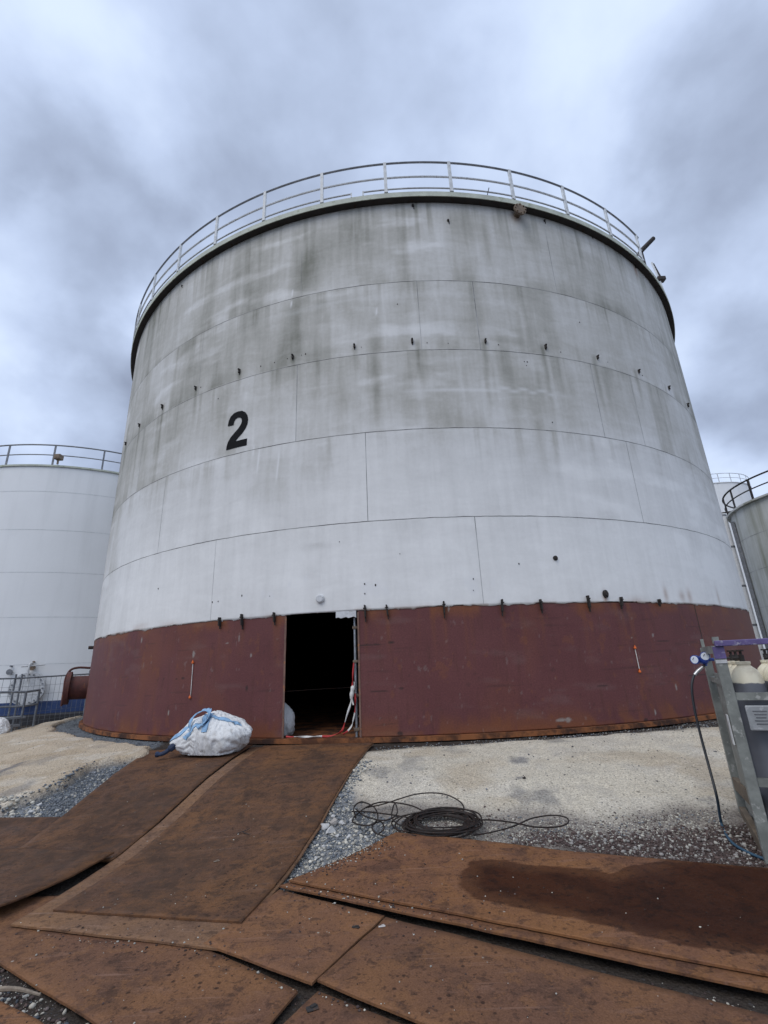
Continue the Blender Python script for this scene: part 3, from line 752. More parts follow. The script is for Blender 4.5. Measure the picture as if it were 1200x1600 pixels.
UPR = [(18.35, 8.991, ZTOP, .010), (.25, 7.209, 8.991, .010), (7.0, 7.209, 8.991, .014), (-29.1, 7.209, 8.991, .007), (-14.3, 5.404, 7.209, .012), (21.3, 5.404, 7.209, .013), (27.95, 5.404, 7.209, .010),
       (-6.45, 3.593, 5.404, .011), (24.5, 3.593, 5.404, .009), (4.25, 2.02, 3.593, .011), (36, 7.209, 8.991, .008), (-42, 5.404, 7.209, .008), (-34, 3.593, 5.404, .008), (-24, 2.0, 3.593, .006), (-14.0, 8.991, 10.3, .007)]
for (t, z0, z1, w) in UPR:
    V = []; nz = 14; h = math.degrees(w / 2 / TR)
    for i in range(nz + 1):
        for sgn in (-1, 1): V.append(cyl(t + sgn * h, z0 + (z1 - z0) * i / nz, .0098) - TO)
    mesh('upright_seam', np.array(V), [(2 * i, 2 * i + 1, 2 * i + 3, 2 * i + 2) for i in range(nz)], M_SEAMF, TANK)
k = []; V = []
for i in range(15):
    for s in (-1, 1): V.append(cyl(30.15 + s * .06, 2.0 * i / 14, .003) - TO)
F = [(2 * i, 2 * i + 1, 2 * i + 3, 2 * i + 2) for i in range(14)]
M_DARK = plain('dark_steel', (.035, .03, .028), .7, 0, (.09, .045, .025), 12)
mesh('red_course_seam', np.array(V), F, M_DARK, TANK)

# rim, roof, railing
def ring_solid(name, prof, mat, t0=0, t1=360, seg=360, parent=TANK):
    """prof: closed (dr, z) outline swept round the axis"""
    full = abs(t1 - t0 - 360) < 1e-6
    n = seg if full else seg + 1
    V = []; F = []; k = len(prof)
    for i in range(n):
        t = rad(t0 + (t1 - t0) * i / seg)
        for dr, z in prof:
            V.append(((TR + dr) * sin(t), -(TR + dr) * cos(t), z))
    for i in range(seg):
        a, b = i * k, ((i + 1) % n) * k
        for j in range(k):
            F.append((a + j, b + j, b + (j + 1) % k, a + (j + 1) % k))
    if not full:
        F.append(tuple(range(k))); F.append(tuple(reversed(range((n - 1) * k, n * k))))
    o = mesh(name, np.array(V), F, mat, parent)
    return o
M_RIM = plain('rim_paint_mossy', (.56, .59, .50), .7, 0, (.33, .36, .26), 3.0, .25)
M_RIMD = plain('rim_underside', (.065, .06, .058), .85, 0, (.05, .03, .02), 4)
M_RAILW = plain('rail_galvanised_light', (.68, .70, .71), .5, .0, (.36, .36, .36), 6, .2)
M_RAILD = plain('rail_top_dark', (.22, .23, .25), .5, .1, (.3, .3, .3), 6, .3)
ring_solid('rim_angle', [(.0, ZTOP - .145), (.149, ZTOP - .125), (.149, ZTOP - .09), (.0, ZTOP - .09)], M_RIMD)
ring_solid('rim_lip', [(.150, ZTOP - .127), (.166, ZTOP - .127), (.166, ZTOP + .012), (.150, ZTOP + .012)], M_RIM)
mb = MB(); prf = [(10.44, ZTOP - .02), (10.2, ZTOP + .02), (7, ZTOP + .25), (3, ZTOP + .45), (.02, ZTOP + .5)]
mb.lathe([(r, z) for r, z in prf], seg=180)
mb.build('roof', M_WHITE, TANK, True)
rail = MB().add([], [])
RA, RB = -87.0, 39.2
def rail_arc(z, t0, t1, dr=.155, n=160): return [cyl(t0 + (t1 - t0) * i / n, z, dr) - TO for i in range(n + 1)]
RAIL = MB().tube(rail_arc(12.375, RA, RB), .024, 8).build('railing', M_RAILD, TANK, True)
MB().tube(rail_arc(11.905, RA, RB), .024, 6).build('mid_rail', M_RAILW, RAIL, True)
MB().tube(rail_arc(11.545, RA, -7.2), .019, 6).tube(rail_arc(11.545, -5.7, RB), .019, 6).build('low_rail', M_RAILW, RAIL, True)
k = -2.79 - 8.25 * 10
pm = None
while k < RB + .5:
    p = cyl(k, 0, .155) - TO
    if pm is None:
        mbp = MB().box((0, 0, (11.44 + 12.40) / 2), (.072, .05, 12.40 - 11.44), None, .004)
        mbp.box((0, -.002, 11.47), (.09, .035, .07), None, .004)
        po = mbp.build('post', M_RAILW, RAIL); pm = po.data
    else:
        po = bpy.data.objects.new('post', pm); finish(po, RAIL)
    po.location = p; po.rotation_euler = (0, 0, rad(k))
    k += 8.25
# bracket foot bits where the low rail is broken, and the leaning short rod
for t in (-7.2, -5.7): MB().bar(cyl(t, 11.43, .155) - TO, cyl(t, 11.57, .155) - TO, .03).build('rail_stub', M_RAILW, RAIL)
MB().bar(cyl(10.1, 11.45, .16) - TO, cyl(10.4, 11.66, .17) - TO, .018).build('rail_stub', M_DARK, RAIL)
# lamp arms near the end of the railing
b0 = cyl(40.4, 11.5, .1) - TO
lm = MB().tube([b0, b0 + np.array((.0, 0, .62))], .03).build('lamp_bracket', M_DARK, TANK, True)
MB().tube([b0 + np.array((-.14, 0, .45)), b0 + np.array((.0, .0, .60)), b0 + np.array((.40, -.05, .98))], [.04, .07, .062], 10).build('lamp_arm', M_DARK, lm, True)
b1 = cyl(52.5, 11.5, .12) - TO
lm = MB().tube([b1 + np.array((.0, 0, -.05)), b1 + np.array((-.06, 0, 1.05)), b1 + np.array((-.16, 0, 1.75))], .03).build('lamp_bracket', M_RAILW, TANK, True)
MB().box(b1 + np.array((-.02, 0, 1.05)), (.26, .18, .14), None, .02).tube([b1 + np.array((.02, 0, 1.05)), b1 + np.array((-.12, .0, 1.70))], .028).build('lamp_head', M_DARK, lm)

# base flange and floor
m, nt, bs = material('rusty_flange'); M_FLANGE = m
n = nt.noise(nt.coord(), 3, 7, .7); n2 = nt.noise(nt.coord(), 1.3, 4)
setb(nt, bs, nt.mix(nt.sm(n, .42, .62), nt.mix(nt.sm(n2, .4, .6), (.05, .028, .022), (.095, .042, .024)), (.27, .105, .042)), .9, 0, nt.bump(n, .4, .01), .2)
ring_solid('base_flange', [(-.02, -.075), (.075, -.075), (.075, -.004), (-.02, -.004)], M_FLANGE)
mb = MB(); mb.lathe([(10.38, -.06), (10.38, -.012), (.01, -.010)], seg=120)
mb.build('floor_plate', M_FLANGE, TANK)

# lugs, clips, dog marks
M_LUG = plain('rusty_lug', (.030, .026, .024), .8, 0, (.08, .05, .03), 20)
lug = None
def on_shell(mb_fn, name, th, z, mat, dr=.008, shared=None, parent=TANK):
    if shared is None: o = mb_fn().build(name, mat, parent)
    else: o = finish(bpy.data.objects.new(name, shared), parent)
    o.location = cyl(th, z, dr) - TO; o.rotation_euler = (0, 0, rad(th))
    return o
def lug_mb():
    b = MB(); b.box((0, -.02, 0), (.055, .06, .13), None, .012); b.box((0, -.05, .045), (.045, .05, .035), None, .01)
    b.box((.0, -.004, -.085), (.028, .012, .05), None, .004)
    return b
sh = None
for i, t in enumerate([-51.7, -44.3, -36.98, -29.61, -22.27, -14.9, -7.4, -.78, 7.66, 15.18, 22.75, 30.29, 37.9, 45.4]):
    o = on_shell(lug_mb, 'lug', t, 7.43, M_LUG, shared=sh); sh = o.data; k = random.uniform(.65, .92); o.scale = (k, .8, k)
sh = None
def dot_mb(): return MB().box((0, -.006, 0), (.032, .02, .032), None, .008)
for (t, z) in [(-13.8, 7.43), (-13.3, 7.44), (-17.3, 7.40), (-19.2, 7.40), (-28.7, 7.40), (-6.6, 7.39), (.9, 7.38), (3.3, 7.36), (9.2, 7.36), (17.2, 7.36), (24.4, 7.38), (31, 7.36), (-15.6, 7.42), (12.1, 6.99), (12.45, 6.99), (12.3, 6.90), (-25.4, 6.9), (14.4, 5.6), (21, 8.3), (-2.2, 8.4), (-9.4, 3.25), (-3.4, 2.95), (8.2, 2.7), (-33, 2.8), (-6.95, 2.45), (-6.95, 2.28), (-5.9, 2.42), (3.5, 2.45), (3.4, 2.25), (-20.1, 2.42), (-23.9, 2.36), (-23.1, 2.36), (-16.8, 2.36)]:
    o = on_shell(dot_mb, 'weld_scar', t, z, M_LUG, shared=sh); sh = o.data
    k = random.uniform(.35, .75); o.scale = (k, .6, k * random.uniform(1, 1.8))
def clip_mb():
    b = MB(); b.box((0, -.03, 0), (.024, .07, .20), None, .004); b.box((0, -.05, .045), (.055, .03, .022), None, .004); b.box((0, -.02, -.11), (.016, .03, .12), None, .003)
    return b
sh = None
for t in CLIPS + [24.0]:
    o = on_shell(clip_mb, 'clip', t, 1.975 + (.04 if t > 14 else 0), M_LUG, shared=sh); sh = o.data
    o.rotation_euler = (0, rad(random.uniform(-7, 7)), rad(t)); o.scale = (1, 1, random.uniform(.75, 1.1) if t < 20 else .5)
def knob_mb(): return MB().lathe([(.055, 0), (.055, .03), (.035, .035), (.03, .06)], (0, 0, 0), 16, (0, -1, 0))
on_shell(knob_mb, 'plugged_hole', 17.13, 2.15, M_LUG).scale = (1.0, 1, 1.3)
on_shell(knob_mb, 'bolt', 12.12, 2.80, M_LUG).scale = (.8, .7, .8)
M_CAPW = plain('painted_cap', (.62, .63, .64), .5, 0, (.4, .4, .38), 10, .2)
on_shell(lambda: MB().lathe([(.075, 0), (.075, .035), (.055, .05)], (0, 0, 0), 20, (0, -1, 0)), 'blank_cap', -11.37, 2.24, M_CAPW)
def noz_mb():
    b = MB(); b.lathe([(.08, 0), (.08, .14), (.155, .14), (.155, .18), (.09, .185)], (0, 0, 0), 24, (0, -1, 0))
    for k in range(8):
        a = 2 * PI * k / 8
        b.lathe([(.018, .125), (.018, .21)], (.125 * cos(a), 0, .125 * sin(a)), 8, (0, -1, 0))
    return b
M_RUSTY = plain('rusty_fitting', (.26, .20, .15), .85, 0, (.14, .07, .04), 12, .4)
on_shell(noz_mb, 'flanged_nozzle', 14.3, 11.14, M_RUSTY)
for (t, z, s) in ((18.51, 11.18, .8), (.5, 11.18, 1.0), (4.82, 10.72, .9), (37.18, 11.3, 1.1), (-35.6, 11.05, .7), (27, 11.25, .5)):
    o = on_shell(lambda: MB().box((0, -.03, 0), (.09, .06, .11), None, .02).box((.03, -.02, -.10), (.03, .03, .14), None, .01), 'bracket_remnant', t, z, M_LUG); s *= .62; o.scale = (s, s, s)

# the number 2, cut from a bent sheet a few mm proud
P2 = [(4, 0), (96, 0), (96, 25), (43, 25), (55, 37), (72, 50), (86, 66), (94, 82), (96, 99), (92, 117), (82, 131), (67, 140), (48, 142), (30, 139), (15, 129), (7, 114), (4, 94), (30, 92), (32, 105), (38, 114), (49, 118), (60, 115), (67, 108), (69, 98), (66, 87), (56, 74), (40, 61), (22, 46), (10, 29), (5, 12)]
from mathutils.geometry import tessellate_polygon
bm = bmesh.new(); vs = [bm.verts.new((x, y, 0)) for x, y in P2]
for tri in tessellate_polygon([[Vector((x, y, 0)) for x, y in P2]]): bm.faces.new([vs[q] for q in tri])
ext = bmesh.ops.extrude_face_region(bm, geom=bm.faces[:])
for v in [q for q in ext['geom'] if isinstance(q, bmesh.types.BMVert)]: v.co.z = 1
for v in bm.verts:
    x, y, s = v.co
    ang = -23.6 + (x / 100) * 3.15
    z = 5.545 + y / 142 * .86
    p = cyl(ang, z, .020 if s > .5 else .006) - TO
    v.co = p
bmesh.ops.recalc_face_normals(bm, faces=bm.faces[:])
me = bpy.data.meshes.new('number'); bm.to_mesh(me); bm.free()
m, nt, bs = material('black_paint'); setb(nt, bs, nt.mix(nt.noise(nt.coord(), 6, 4), (.006, .006, .007), (.013, .013, .014)), .85, spec=.15); M_BLACK = m
me.materials.append(m); finish(bpy.data.objects.new('number', me), TANK)

# white scrap of plate left hanging at the top right of the doorway, jamb edges
V = []; 
for i in range(9):
    t = -9.83 + i * (-7.85 + 9.83) / 8
    for z in (1.89 + .012 * sin(i * 2.1), 2.0):
        for dr in (-.012, .010): V.append(cyl(t, z, dr) - TO)
F = []
for i in range(8):
    a = 4 * i; b = a + 4
    F += [(a + 1, b + 1, b + 3, a + 3), (a, a + 2, b + 2, b), (a, b, b + 1, a + 1)]
F += [(0, 1, 3, 2), (32, 34, 35, 33)]
mesh('hanging_scrap', np.array(V), F, M_CAPW, TANK)
M_JAMB = plain('jamb_edge', (.22, .13, .10), .8, 0, (.32, .14, .06), 8)
for t, s in ((DOOR[0] - .05, 1), (DOOR[1] + .06, 1)):
    MB().bar(cyl(t, .0, .003) - TO, cyl(t, 1.97, .003) - TO, .03, .02).build('door_jamb', M_JAMB, TANK)

# string gauges with orange magnets on the red band
M_ORANGE = plain('orange_magnet', (.75, .16, .03), .5, 0, None, 9, .2)
M_STRING = plain('white_string', (.7, .66, .62), .8)
for t, z0, z1 in ((-25.93, .66, 1.27), (19.5, .80, 1.20)):
    s = MB().bar(cyl(t + .05, z0, .012) - TO, cyl(t, z1, .012) - TO, .010).build('string_gauge', M_STRING, TANK)
    for z in (z0, z1):
        o = on_shell(lambda: MB().lathe([(.022, 0), (.022, .02), (.012, .03)], (0, 0, 0), 12, (0, -1, 0)).box((0, -.012, .03), (.02, .012, .03), None, .004), 'magnet', t, z, M_ORANGE, parent=TANK)
# manway nozzle with swing davit on the left flank, lifting eye above it
M_REDP = plain('red_oxide_fitting', (.11, .04, .035), .7, 0, (.16, .06, .03), 7, .35)
ax = np.array((sin(rad(-62)), -cos(rad(-62)), 0))
mc = cyl(-62, .84, 0) - TO
mw = MB().lathe([(.30, -.05), (.30, .42), (.42, .42), (.42, .47), (.42, .475), (.42, .52), (.05, .525)], mc, 32, ax).build('manway', M_REDP, TANK, True)
up_ = np.array((0, 0, 1.0))
MB().tube(spline([mc + ax * .02 + up_ * .50, mc + ax * .30 + up_ * .52, mc + ax * .48 + up_ * .46, mc + ax * .56 + up_ * .25, mc + ax * .56 - up_ * .05, mc + ax * .56 - up_ * .45], 6), .03, 8).build('davit_arm', M_REDP, mw, True)
MB().tube([cyl(-59.0, 1.86, -.02) - TO, cyl(-59.0, 1.86, .12) - TO], .045, 10).build('lifting_eye', M_DARK, TANK, True)

# ------------------------------------------------------------------ other tanks
def plain_tank(name, label, c, R, z0, zt, wall_mat, band=None, rail_mat=None, rail_h=.96, nposts=40, over=.10, rz=0, rail_r=.026):
    t = thing(name, label, 'tank', (c[0], c[1], z0))
    h = zt - z0
    prof_ = [(R, band[1] - z0 if band else 0), (R, h)]
    MB().lathe([(R, (band[1] - z0) if band else 0), (R, h - .04)], seg=128).build('shell', wall_mat, t, True)
    if band:
        MB().lathe([(R + .01, band[0] - z0), (R + .01, band[1] - z0)], seg=128).build('blue_band', band[2], t, True)
        MB().lathe([(R + .35, 0), (R + .35, band[0] - z0 - .06), (R + .02, band[0] - z0 - .003)], seg=96).build('plinth', band[3], t, True)
    MB().lathe([(R - .02, h - .04), (R + over, h - .03), (R + over, h + .05), (R - .3, h + .06), (R * .5, h + .3), (.02, h + .45)], seg=128).build('roof', M_RIM if rail_mat is M_RAILD else wall_mat, t, True)
    def arc(z, n=128): return [((R + over - .03) * cos(2 * PI * i / n), (R + over - .03) * sin(2 * PI * i / n), z) for i in range(n)]
    rl = MB().tube(arc(h + rail_h), rail_r, 6, True).build('railing', rail_mat, t, True)
    MB().tube(arc(h + rail_h * .52), rail_r * .75, 6, True).build('mid_rail', rail_mat, rl, True)
    pmesh = None
    for i in range(nposts):
        a = 2 * PI * i / nposts + rz
        if pmesh is None:
            po = MB().box((0, 0, h + .05 + (rail_h - .05) / 2), (rail_r * 2.1, rail_r * 1.2, rail_h - .05)).build('post', rail_mat, rl); pmesh = po.data
        else: po = finish(bpy.data.objects.new('post', pmesh), rl)
        po.location = ((R + over - .03) * cos(a), (R + over - .03) * sin(a), 0); po.rotation_euler = (0, 0, a + PI / 2)
    return t, rl
def wall_paint(name, clean, dirty, amt, streak=1.0):
    m, nt, bs = material(name)
    co = nt.coord()
    a = nt.noise(nt.map(co, (2.2, 2.2, .16)), streak, 6, .62, .2); b = nt.noise(co, .35, 4, .6); c_ = nt.noise(co, 9, 4, .6)
    f = nt.add(nt.mul(nt.sm(a, .45, .75), amt), nt.mul(nt.sm(b, .4, .7), amt * .5))
    f = nt.add(f, nt.mul(nt.math('SUBTRACT', c_, .5), .15))
    setb(nt, bs, nt.mix(f, clean, dirty), .6, 0, nt.bump(b, .3, .03), .3)
    return m
M_W2 = wall_paint('left_tank_white', (.80, .81, .815), (.62, .63, .63), .35, .8)
M_BLUE = plain('blue_band_paint', (.035, .07, .19), .5, 0, (.06, .09, .2), 1.5, .25)
M_PLINTH = plain('bitumen_plinth', (.045, .045, .05), .9, 0, None, 2)
lt, lr = plain_tank('storage_tank', 'clean white storage tank with a blue base band standing behind on the left', (-16.92, 26.57), 7.0, -.58, 10.45, M_W2, (-.20, .27, M_BLUE, M_PLINTH), M_RAILD, 1.05, 22, .06, .1, .035)
# faint level seams of the left tank
V = []; F = []
for z in (1.7, 3.6, 5.5, 7.4, 9.2):
    k = len(V); n = 100
    for i in range(n + 1):
        a = rad(-170 + 200 * i / n)
        for w in (-.006, .006): V.append((7.006 * cos(a), 7.006 * sin(a), z + .58 + w))
    for i in range(n): F.append((k + 2 * i, k + 2 * i + 2, k + 2 * i + 3, k + 2 * i + 1))
M_SEAM2 = plain('pale_seam', (.66, .685, .70), .7)
mesh('ring_seam', np.array(V), F, M_SEAM2, lt)
def on_left(u, v, R=7.0):
    """where a photo pixel meets the left tank"""
    d = ray(u, v); cx, cy = -16.92, 26.57
    a = d[0] ** 2 + d[1] ** 2; b = -(d[0] * cx + d[1] * cy); c = cx * cx + cy * cy - R * R
    P = CAM + d * ((-b - math.sqrt(max(0, b * b - a * c))) / a)
    nrm = np.array((P[0] - cx, P[1] - cy, 0)) / R
    return P - np.array((cx, cy, -.58)), nrm
p, nn = on_left(45, 1076)
mw = MB().lathe([(.42, -.05), (.42, .16), (.62, .16), (.62, .21), (.62, .25), (.1, .27)], p, 32, nn).build('manway', M_CAPW, lt, True)
tg = np.array((-nn[1], nn[0], 0))
MB().tube(spline([p + up_ * .95 + nn * .05, p + up_ * .95 + nn * .35, p + up_ * .80 + nn * .42, p + up_ * .3 + nn * .4], 6), .035, 8).tube([p + tg * -.3 + up_ * .85 + nn * .3, p + tg * .5 + up_ * .9 + nn * .3], .03).build('davit_arm', M_CAPW, mw, True)
k = 0
for k in range(20):
    a = 2 * PI * k / 20
    q = p + (tg * cos(a) + up_ * sin(a)) * .54
    o = MB().lathe([(.03, .24), (.03, .30)], q, 6, nn).build('bolt', M_RAILD, mw)
for u, v in ((17, 1050), (52, 1043)):
    p, nn = on_left(u, v)
    MB().lathe([(.06, -.03), (.06, .10), (.11, .10), (.11, .14)], p, 16, nn).lathe([(.035, 0), (.035, .12)], p + up_ * .22, 10, nn).build('nozzle', M_RAILD if u < 30 else M_RUSTY, lt, True)
p, nn = on_left(93, 716)
MB().box(p + nn * .1 + up_ * .0, (.3, .3, .25), None, .04).bar(p + nn * .1 - up_ * .35, p + nn * .1, .06).build('floodlight', M_RUSTY, lt)

M_W3 = wall_paint('right_tank_paint', (.60, .61, .585), (.24, .24, .165), .75, .75)
c3 = (21.0, 20.07)
t3, r3 = plain_tank('storage_tank', 'stained grey white tank with a dark railing at the right edge', c3, 4.5, -.58, 7.42, M_W3, None, M_DARK, .96, 22, .14, .05, .04)
t4, r4 = plain_tank('storage_tank', 'tall distant white tank with a pale railing seen between two nearer tanks on the right', (34.3, 49.2), 5.0, -.58, 17.2, M_W2, None, M_RAILW, .98, 26, .06, .0, .035)
V = []; F = []
for z in (1.3, 2.9, 4.5, 6.0):
    k = len(V); n = 60
    for i in range(n + 1):
        a = rad(120 + 150 * i / n)
        for w in (-.007, .007): V.append((4.506 * cos(a), 4.506 * sin(a), z + .58 + w))
    for i in range(n): F.append((k + 2 * i, k + 2 * i + 2, k + 2 * i + 3, k + 2 * i + 1))
mesh('ring_seam', np.array(V), F, M_SEAMF, t3)
# white downpipe in three lengths, a touch left of the right tank's flank
d = ray(1192, 1000); az0 = math.atan2(d[0], d[1])
L = math.hypot(*c3); az_c = math.atan2(c3[0], c3[1])
tang = math.sqrt(L * L - 4.5 ** 2)
az_p = az_c - math.asin(4.5 / L)
pp = np.array((sin(az_p - .0055) * (tang - .6), cos(az_p - .0055) * (tang - .6), 0)) - np.array((c3[0], c3[1], -.58))
pp = pp + (pp / np.linalg.norm(pp[:2]) * .12) * np.array((1, 1, 0))
M_PIPEW = plain('white_pipe', (.80, .81, .81), .45, 0, (.6, .6, .58), 4, .1)
dp = MB().tube([pp + up_ * .3, pp + up_ * 7.6], .15, 12).build('downpipe', M_PIPEW, t3, True)
for z in (2.2, 4.0, 5.9, 7.5):
    MB().lathe([(.155, -.05), (.155, .05)], pp + up_ * z, 12).build('pipe_clamp', M_RAILD, dp)
q = pp * np.array((.93, .93, 1)); 
MB().bar(pp * np.array((.9, .9, 1)) + up_ * 7.65, pp * np.array((1.15, 1.15, 1)) + up_ * 7.65, .06).build('pipe_bracket', M_DARK, dp)
lad = MB()
tdir = np.array((pp[1], -pp[0], 0)) / np.linalg.norm(pp[:2])
rdir = pp / np.linalg.norm(pp[:2]) * np.array((1, 1, 0))
MB().box(tuple(rdir * 4.56 - tdir * .35 + up_ * 4.0), (.3, .12, 7.2), Matrix.Rotation(math.atan2(tdir[1], tdir[0]), 3, 'Z')).build('cable_tray', M_RAILD, t3)

# ------------------------------------------------------------------ bulk bags
def fabric(name, col, dirty):
    m, nt, bs = material(name)
    co = nt.coord(); a = nt.noise(co, 2.6, 6, .62, .3); w = nt.noise(nt.map(co, (1, 1, .35)), 7, 5, .6, .8); f = nt.noise(co, 160, 2)
    c = nt.mix(nt.sm(a, .52, .72), col, dirty)
    c = nt.mix(nt.mul(nt.sm(nt.noise(co, 9, 4), .60, .72), .5), c, tuple(q * .6 for q in dirty))
    setb(nt, bs, c, .75, 0, nt.bump(nt.add(w, nt.mul(f, .06)), .6, .05), .25)
    return m
M_BAG = fabric('woven_white', (.70, .70, .69), (.42, .40, .37))
M_STRAP = fabric('blue_webbing', (.26, .42, .60), (.17, .28, .40))
def bag_radius(d, seed, sx, sy, sz, hole=None):
    """crumpled cloth: soft minimum over slack flat panels, sharp creases between them, pleats drawn to the tied ends"""
    rs = np.random.default_rng(seed)
    N = rs.normal(size=(34, 3)); N /= np.linalg.norm(N, axis=1)[:, None]
    h = np.sqrt((N[:, 0] * sx) ** 2 + (N[:, 1] * sy) ** 2 + (N[:, 2] * sz) ** 2) * rs.uniform(.80, 1.04, 34)
    wob = np.c_[fbm(d[:, 0] * 2 + 7, d[:, 1] * 2 + d[:, 2], seed, 4), fbm(d[:, 1] * 2 + 3, d[:, 2] * 2 + d[:, 0], seed + 3, 4), fbm(d[:, 2] * 2, d[:, 0] * 2 - d[:, 1], seed + 5, 4)] - .5
    dw = d + wob * .30; dw /= np.linalg.norm(dw, axis=1)[:, None]
    q = np.maximum(dw @ N.T, .02) / h[None]
    r = 1.0 / ((q ** 26).sum(1) ** (1 / 26))
    r0 = 1 / np.sqrt((d[:, 0] / sx) ** 2 + (d[:, 1] / sy) ** 2 + (d[:, 2] / sz) ** 2)
    r = .35 * r0 + .65 * np.minimum(r, r0 * 1.25)
    for ax, pull in (((-.93, -.34, -.02), .30), ((.95, -.20, -.10), .22), ((.1, .3, .95), .05)):
        ax = np.array(ax) / np.linalg.norm(ax)
        a = np.arccos(np.clip(d @ ax, -1, 1))
        u = np.cross(ax, (0, .2, 1.0)); u /= np.linalg.norm(u); v = np.cross(ax, u)
        ph = np.arctan2(d @ v, d @ u)
        pl = np.abs(((ph * 1.9 + wob[:, 0] * 3.0) % 1) - .5) * 2
        r = r * (1 + pull * np.exp(-(a / .24) ** 1.5) - .075 * (1 - pl) ** 3 * np.exp(-((a - .50) / .36) ** 2))
    z = d[:, 2]; az = np.arctan2(d[:, 1], d[:, 0])
    wr = np.abs(fbm(az * 3 + 30, z * 1.6 + wob[:, 0] * 5, seed + 9, 4) - .5) * 2
    r = r * (1.03 - .055 * (1 - wr) ** 5)
    if hole is not None:
        a = np.arccos(np.clip(d @ hole, -1, 1))
        r = r * (1 - .55 * np.exp(-(a / .21) ** 4) + .05 * np.exp(-((a - .38) / .12) ** 2))
    return r
def make_bag(name, label, loc, rz, size, seed, hole=None, straps=True, flat_z=-.24, tilt=0, group=None):
    t = thing(name, label, 'bulk bag', loc, rz, group)
    bm = bmesh.new(); bmesh.ops.create_icosphere(bm, subdivisions=6, radius=1)
    D = np.array([v.co for v in bm.verts]); D /= np.linalg.norm(D, axis=1)[:, None]
    F = np.array([[v.index for v in f.verts] for f in bm.faces]); bm.free()
    hn = None if hole is None else np.array(hole) / np.linalg.norm(hole)
    def surf(d, off=0):
        d = np.atleast_2d(d); d = d / np.linalg.norm(d, axis=1)[:, None]
        P = d * (bag_radius(d, seed, *size, hole=hn) + off)[:, None]
        fl = size[2] * flat_z / .5
        low = P[:, 2] < fl
        spread = 1 + np.clip(fl - P[:, 2], 0, .4) * .25
        P[:, 0] *= spread; P[:, 1] *= spread
        P[:, 2] = np.maximum(P[:, 2], fl + (P[:, 2] - fl) * .04) - fl
        return P
    mesh('sack', surf(D), F, M_BAG, t, True)
    if straps:
        def ribbon(path, w, name='strap', off=.014, arch=0):
            p = spline(path, 14); p /= np.linalg.norm(p, axis=1)[:, None]
            tn = np.gradient(p, axis=0); sd = np.cross(p, tn); sd /= np.linalg.norm(sd, axis=1)[:, None]
            u = np.linspace(0, 1, len(p)); lift = off + arch * np.sin(PI * u)
            V = []
            for s in (-1, -.33, .33, 1):
                V.append(surf(p + sd * w * s, lift))
            for s in (1, -1):
                V.append(surf(p + sd * w * s, lift - .010))
            V = np.array(V); n = len(p); V = V.reshape(-1, 3); F = []
            for r_ in range(6):
                a, b = r_ * n, ((r_ + 1) % 6) * n
                for i in range(n - 1): F.append((a + i, b + i, b + i + 1, a + i + 1))
            return mesh(name, V, F, M_STRAP, t, True)
        def dirpx(x, y, z): return (x, y, z)
        ribbon([(-.62, -.55, .10), (-.42, -.62, .42), (-.30, -.50, .75), (-.18, -.2, 1.0)], .09)
        ribbon([(.02, -.80, .30), (.02, -.66, .62), (-.02, -.40, .95), (-.06, -.1, 1.1)], .095)
        ribbon([(-.02, -.5, .9), (.30, -.45, .72), (.55, -.35, .52), (.78, -.15, .34)], .07)
        ribbon([(-.58, -.60, .36), (-.56, -.38, .76), (-.34, -.28, 1.02), (-.02, -.42, .98), (-.02, -.70, .66), (-.22, -.82, .44)], .07, 'lifting_loop', .03, .07)
        ribbon([(-.95, -.3, .05), (-.80, -.42, .22), (-.72, -.35, .45)], .07)
    return t, surf
bt, bsf = make_bag('bulk_bag', 'big crumpled white bulk bag with pale blue straps lying on the ramp', (-2.80, 7.98, -.08), rad(-2), (.52, .42, .37), 5, hole=(-.22, -.62, .80))
MB().tube(spline([(-.46, -.20, .17), (-.56, -.25, .08), (-.64, -.28, .035), (-.73, -.28, .03)], 6), [.05] * 6 + [.03] * 6 + [.028] * 4 + [.04] * 3, 8).build('tied_neck', plain('navy_tie', (.03, .045, .09), .8), bt, True)
p = np.array((-1.98, 9.05, -.01))
make_bag('bulk_bag', 'small white sack standing just inside the dark doorway', tuple(p), rad(40), (.22, .24, .34), 9, straps=False, flat_z=-.3)
g0 = G(2, 1150)
make_bag('bulk_bag', 'white sack cut off by the left edge on the pale mound', (g0[0] - .12, g0[1], g0[2] - .0), 0, (.26, .22, .30), 15, straps=False, flat_z=-.25)

# ------------------------------------------------------------------ pole and barrier chain in the doorway
M_GALV = plain('galvanised_tube', (.38, .40, .42), .4, .5, (.25, .22, .2), 9, .3)
pb = cyl(-8.15, 0, -.12)
pole = thing('scaffold_pole', 'grey scaffold tube standing against the right jamb of the doorway', 'pole', (pb[0], pb[1], 0))
MB().tube([(0, 0, -.01), (.0, 0, 1.92)], .024, 12).build('tube', M_GALV, pole, True)
for z in (.10, .62, 1.16, 1.72):
    MB().box((0, 0, z), (.085, .075, .05), None, .012).bar((.03, -.05, z), (.09, -.02, z), .02).build('coupler', M_RUSTY, pole)
MB().bar((.02, 0, .30), (.12, .06, .30), .03).bar((-.06, 0, .12), (.14, .0, .12), .03).build('putlog', M_RUSTY, pole)
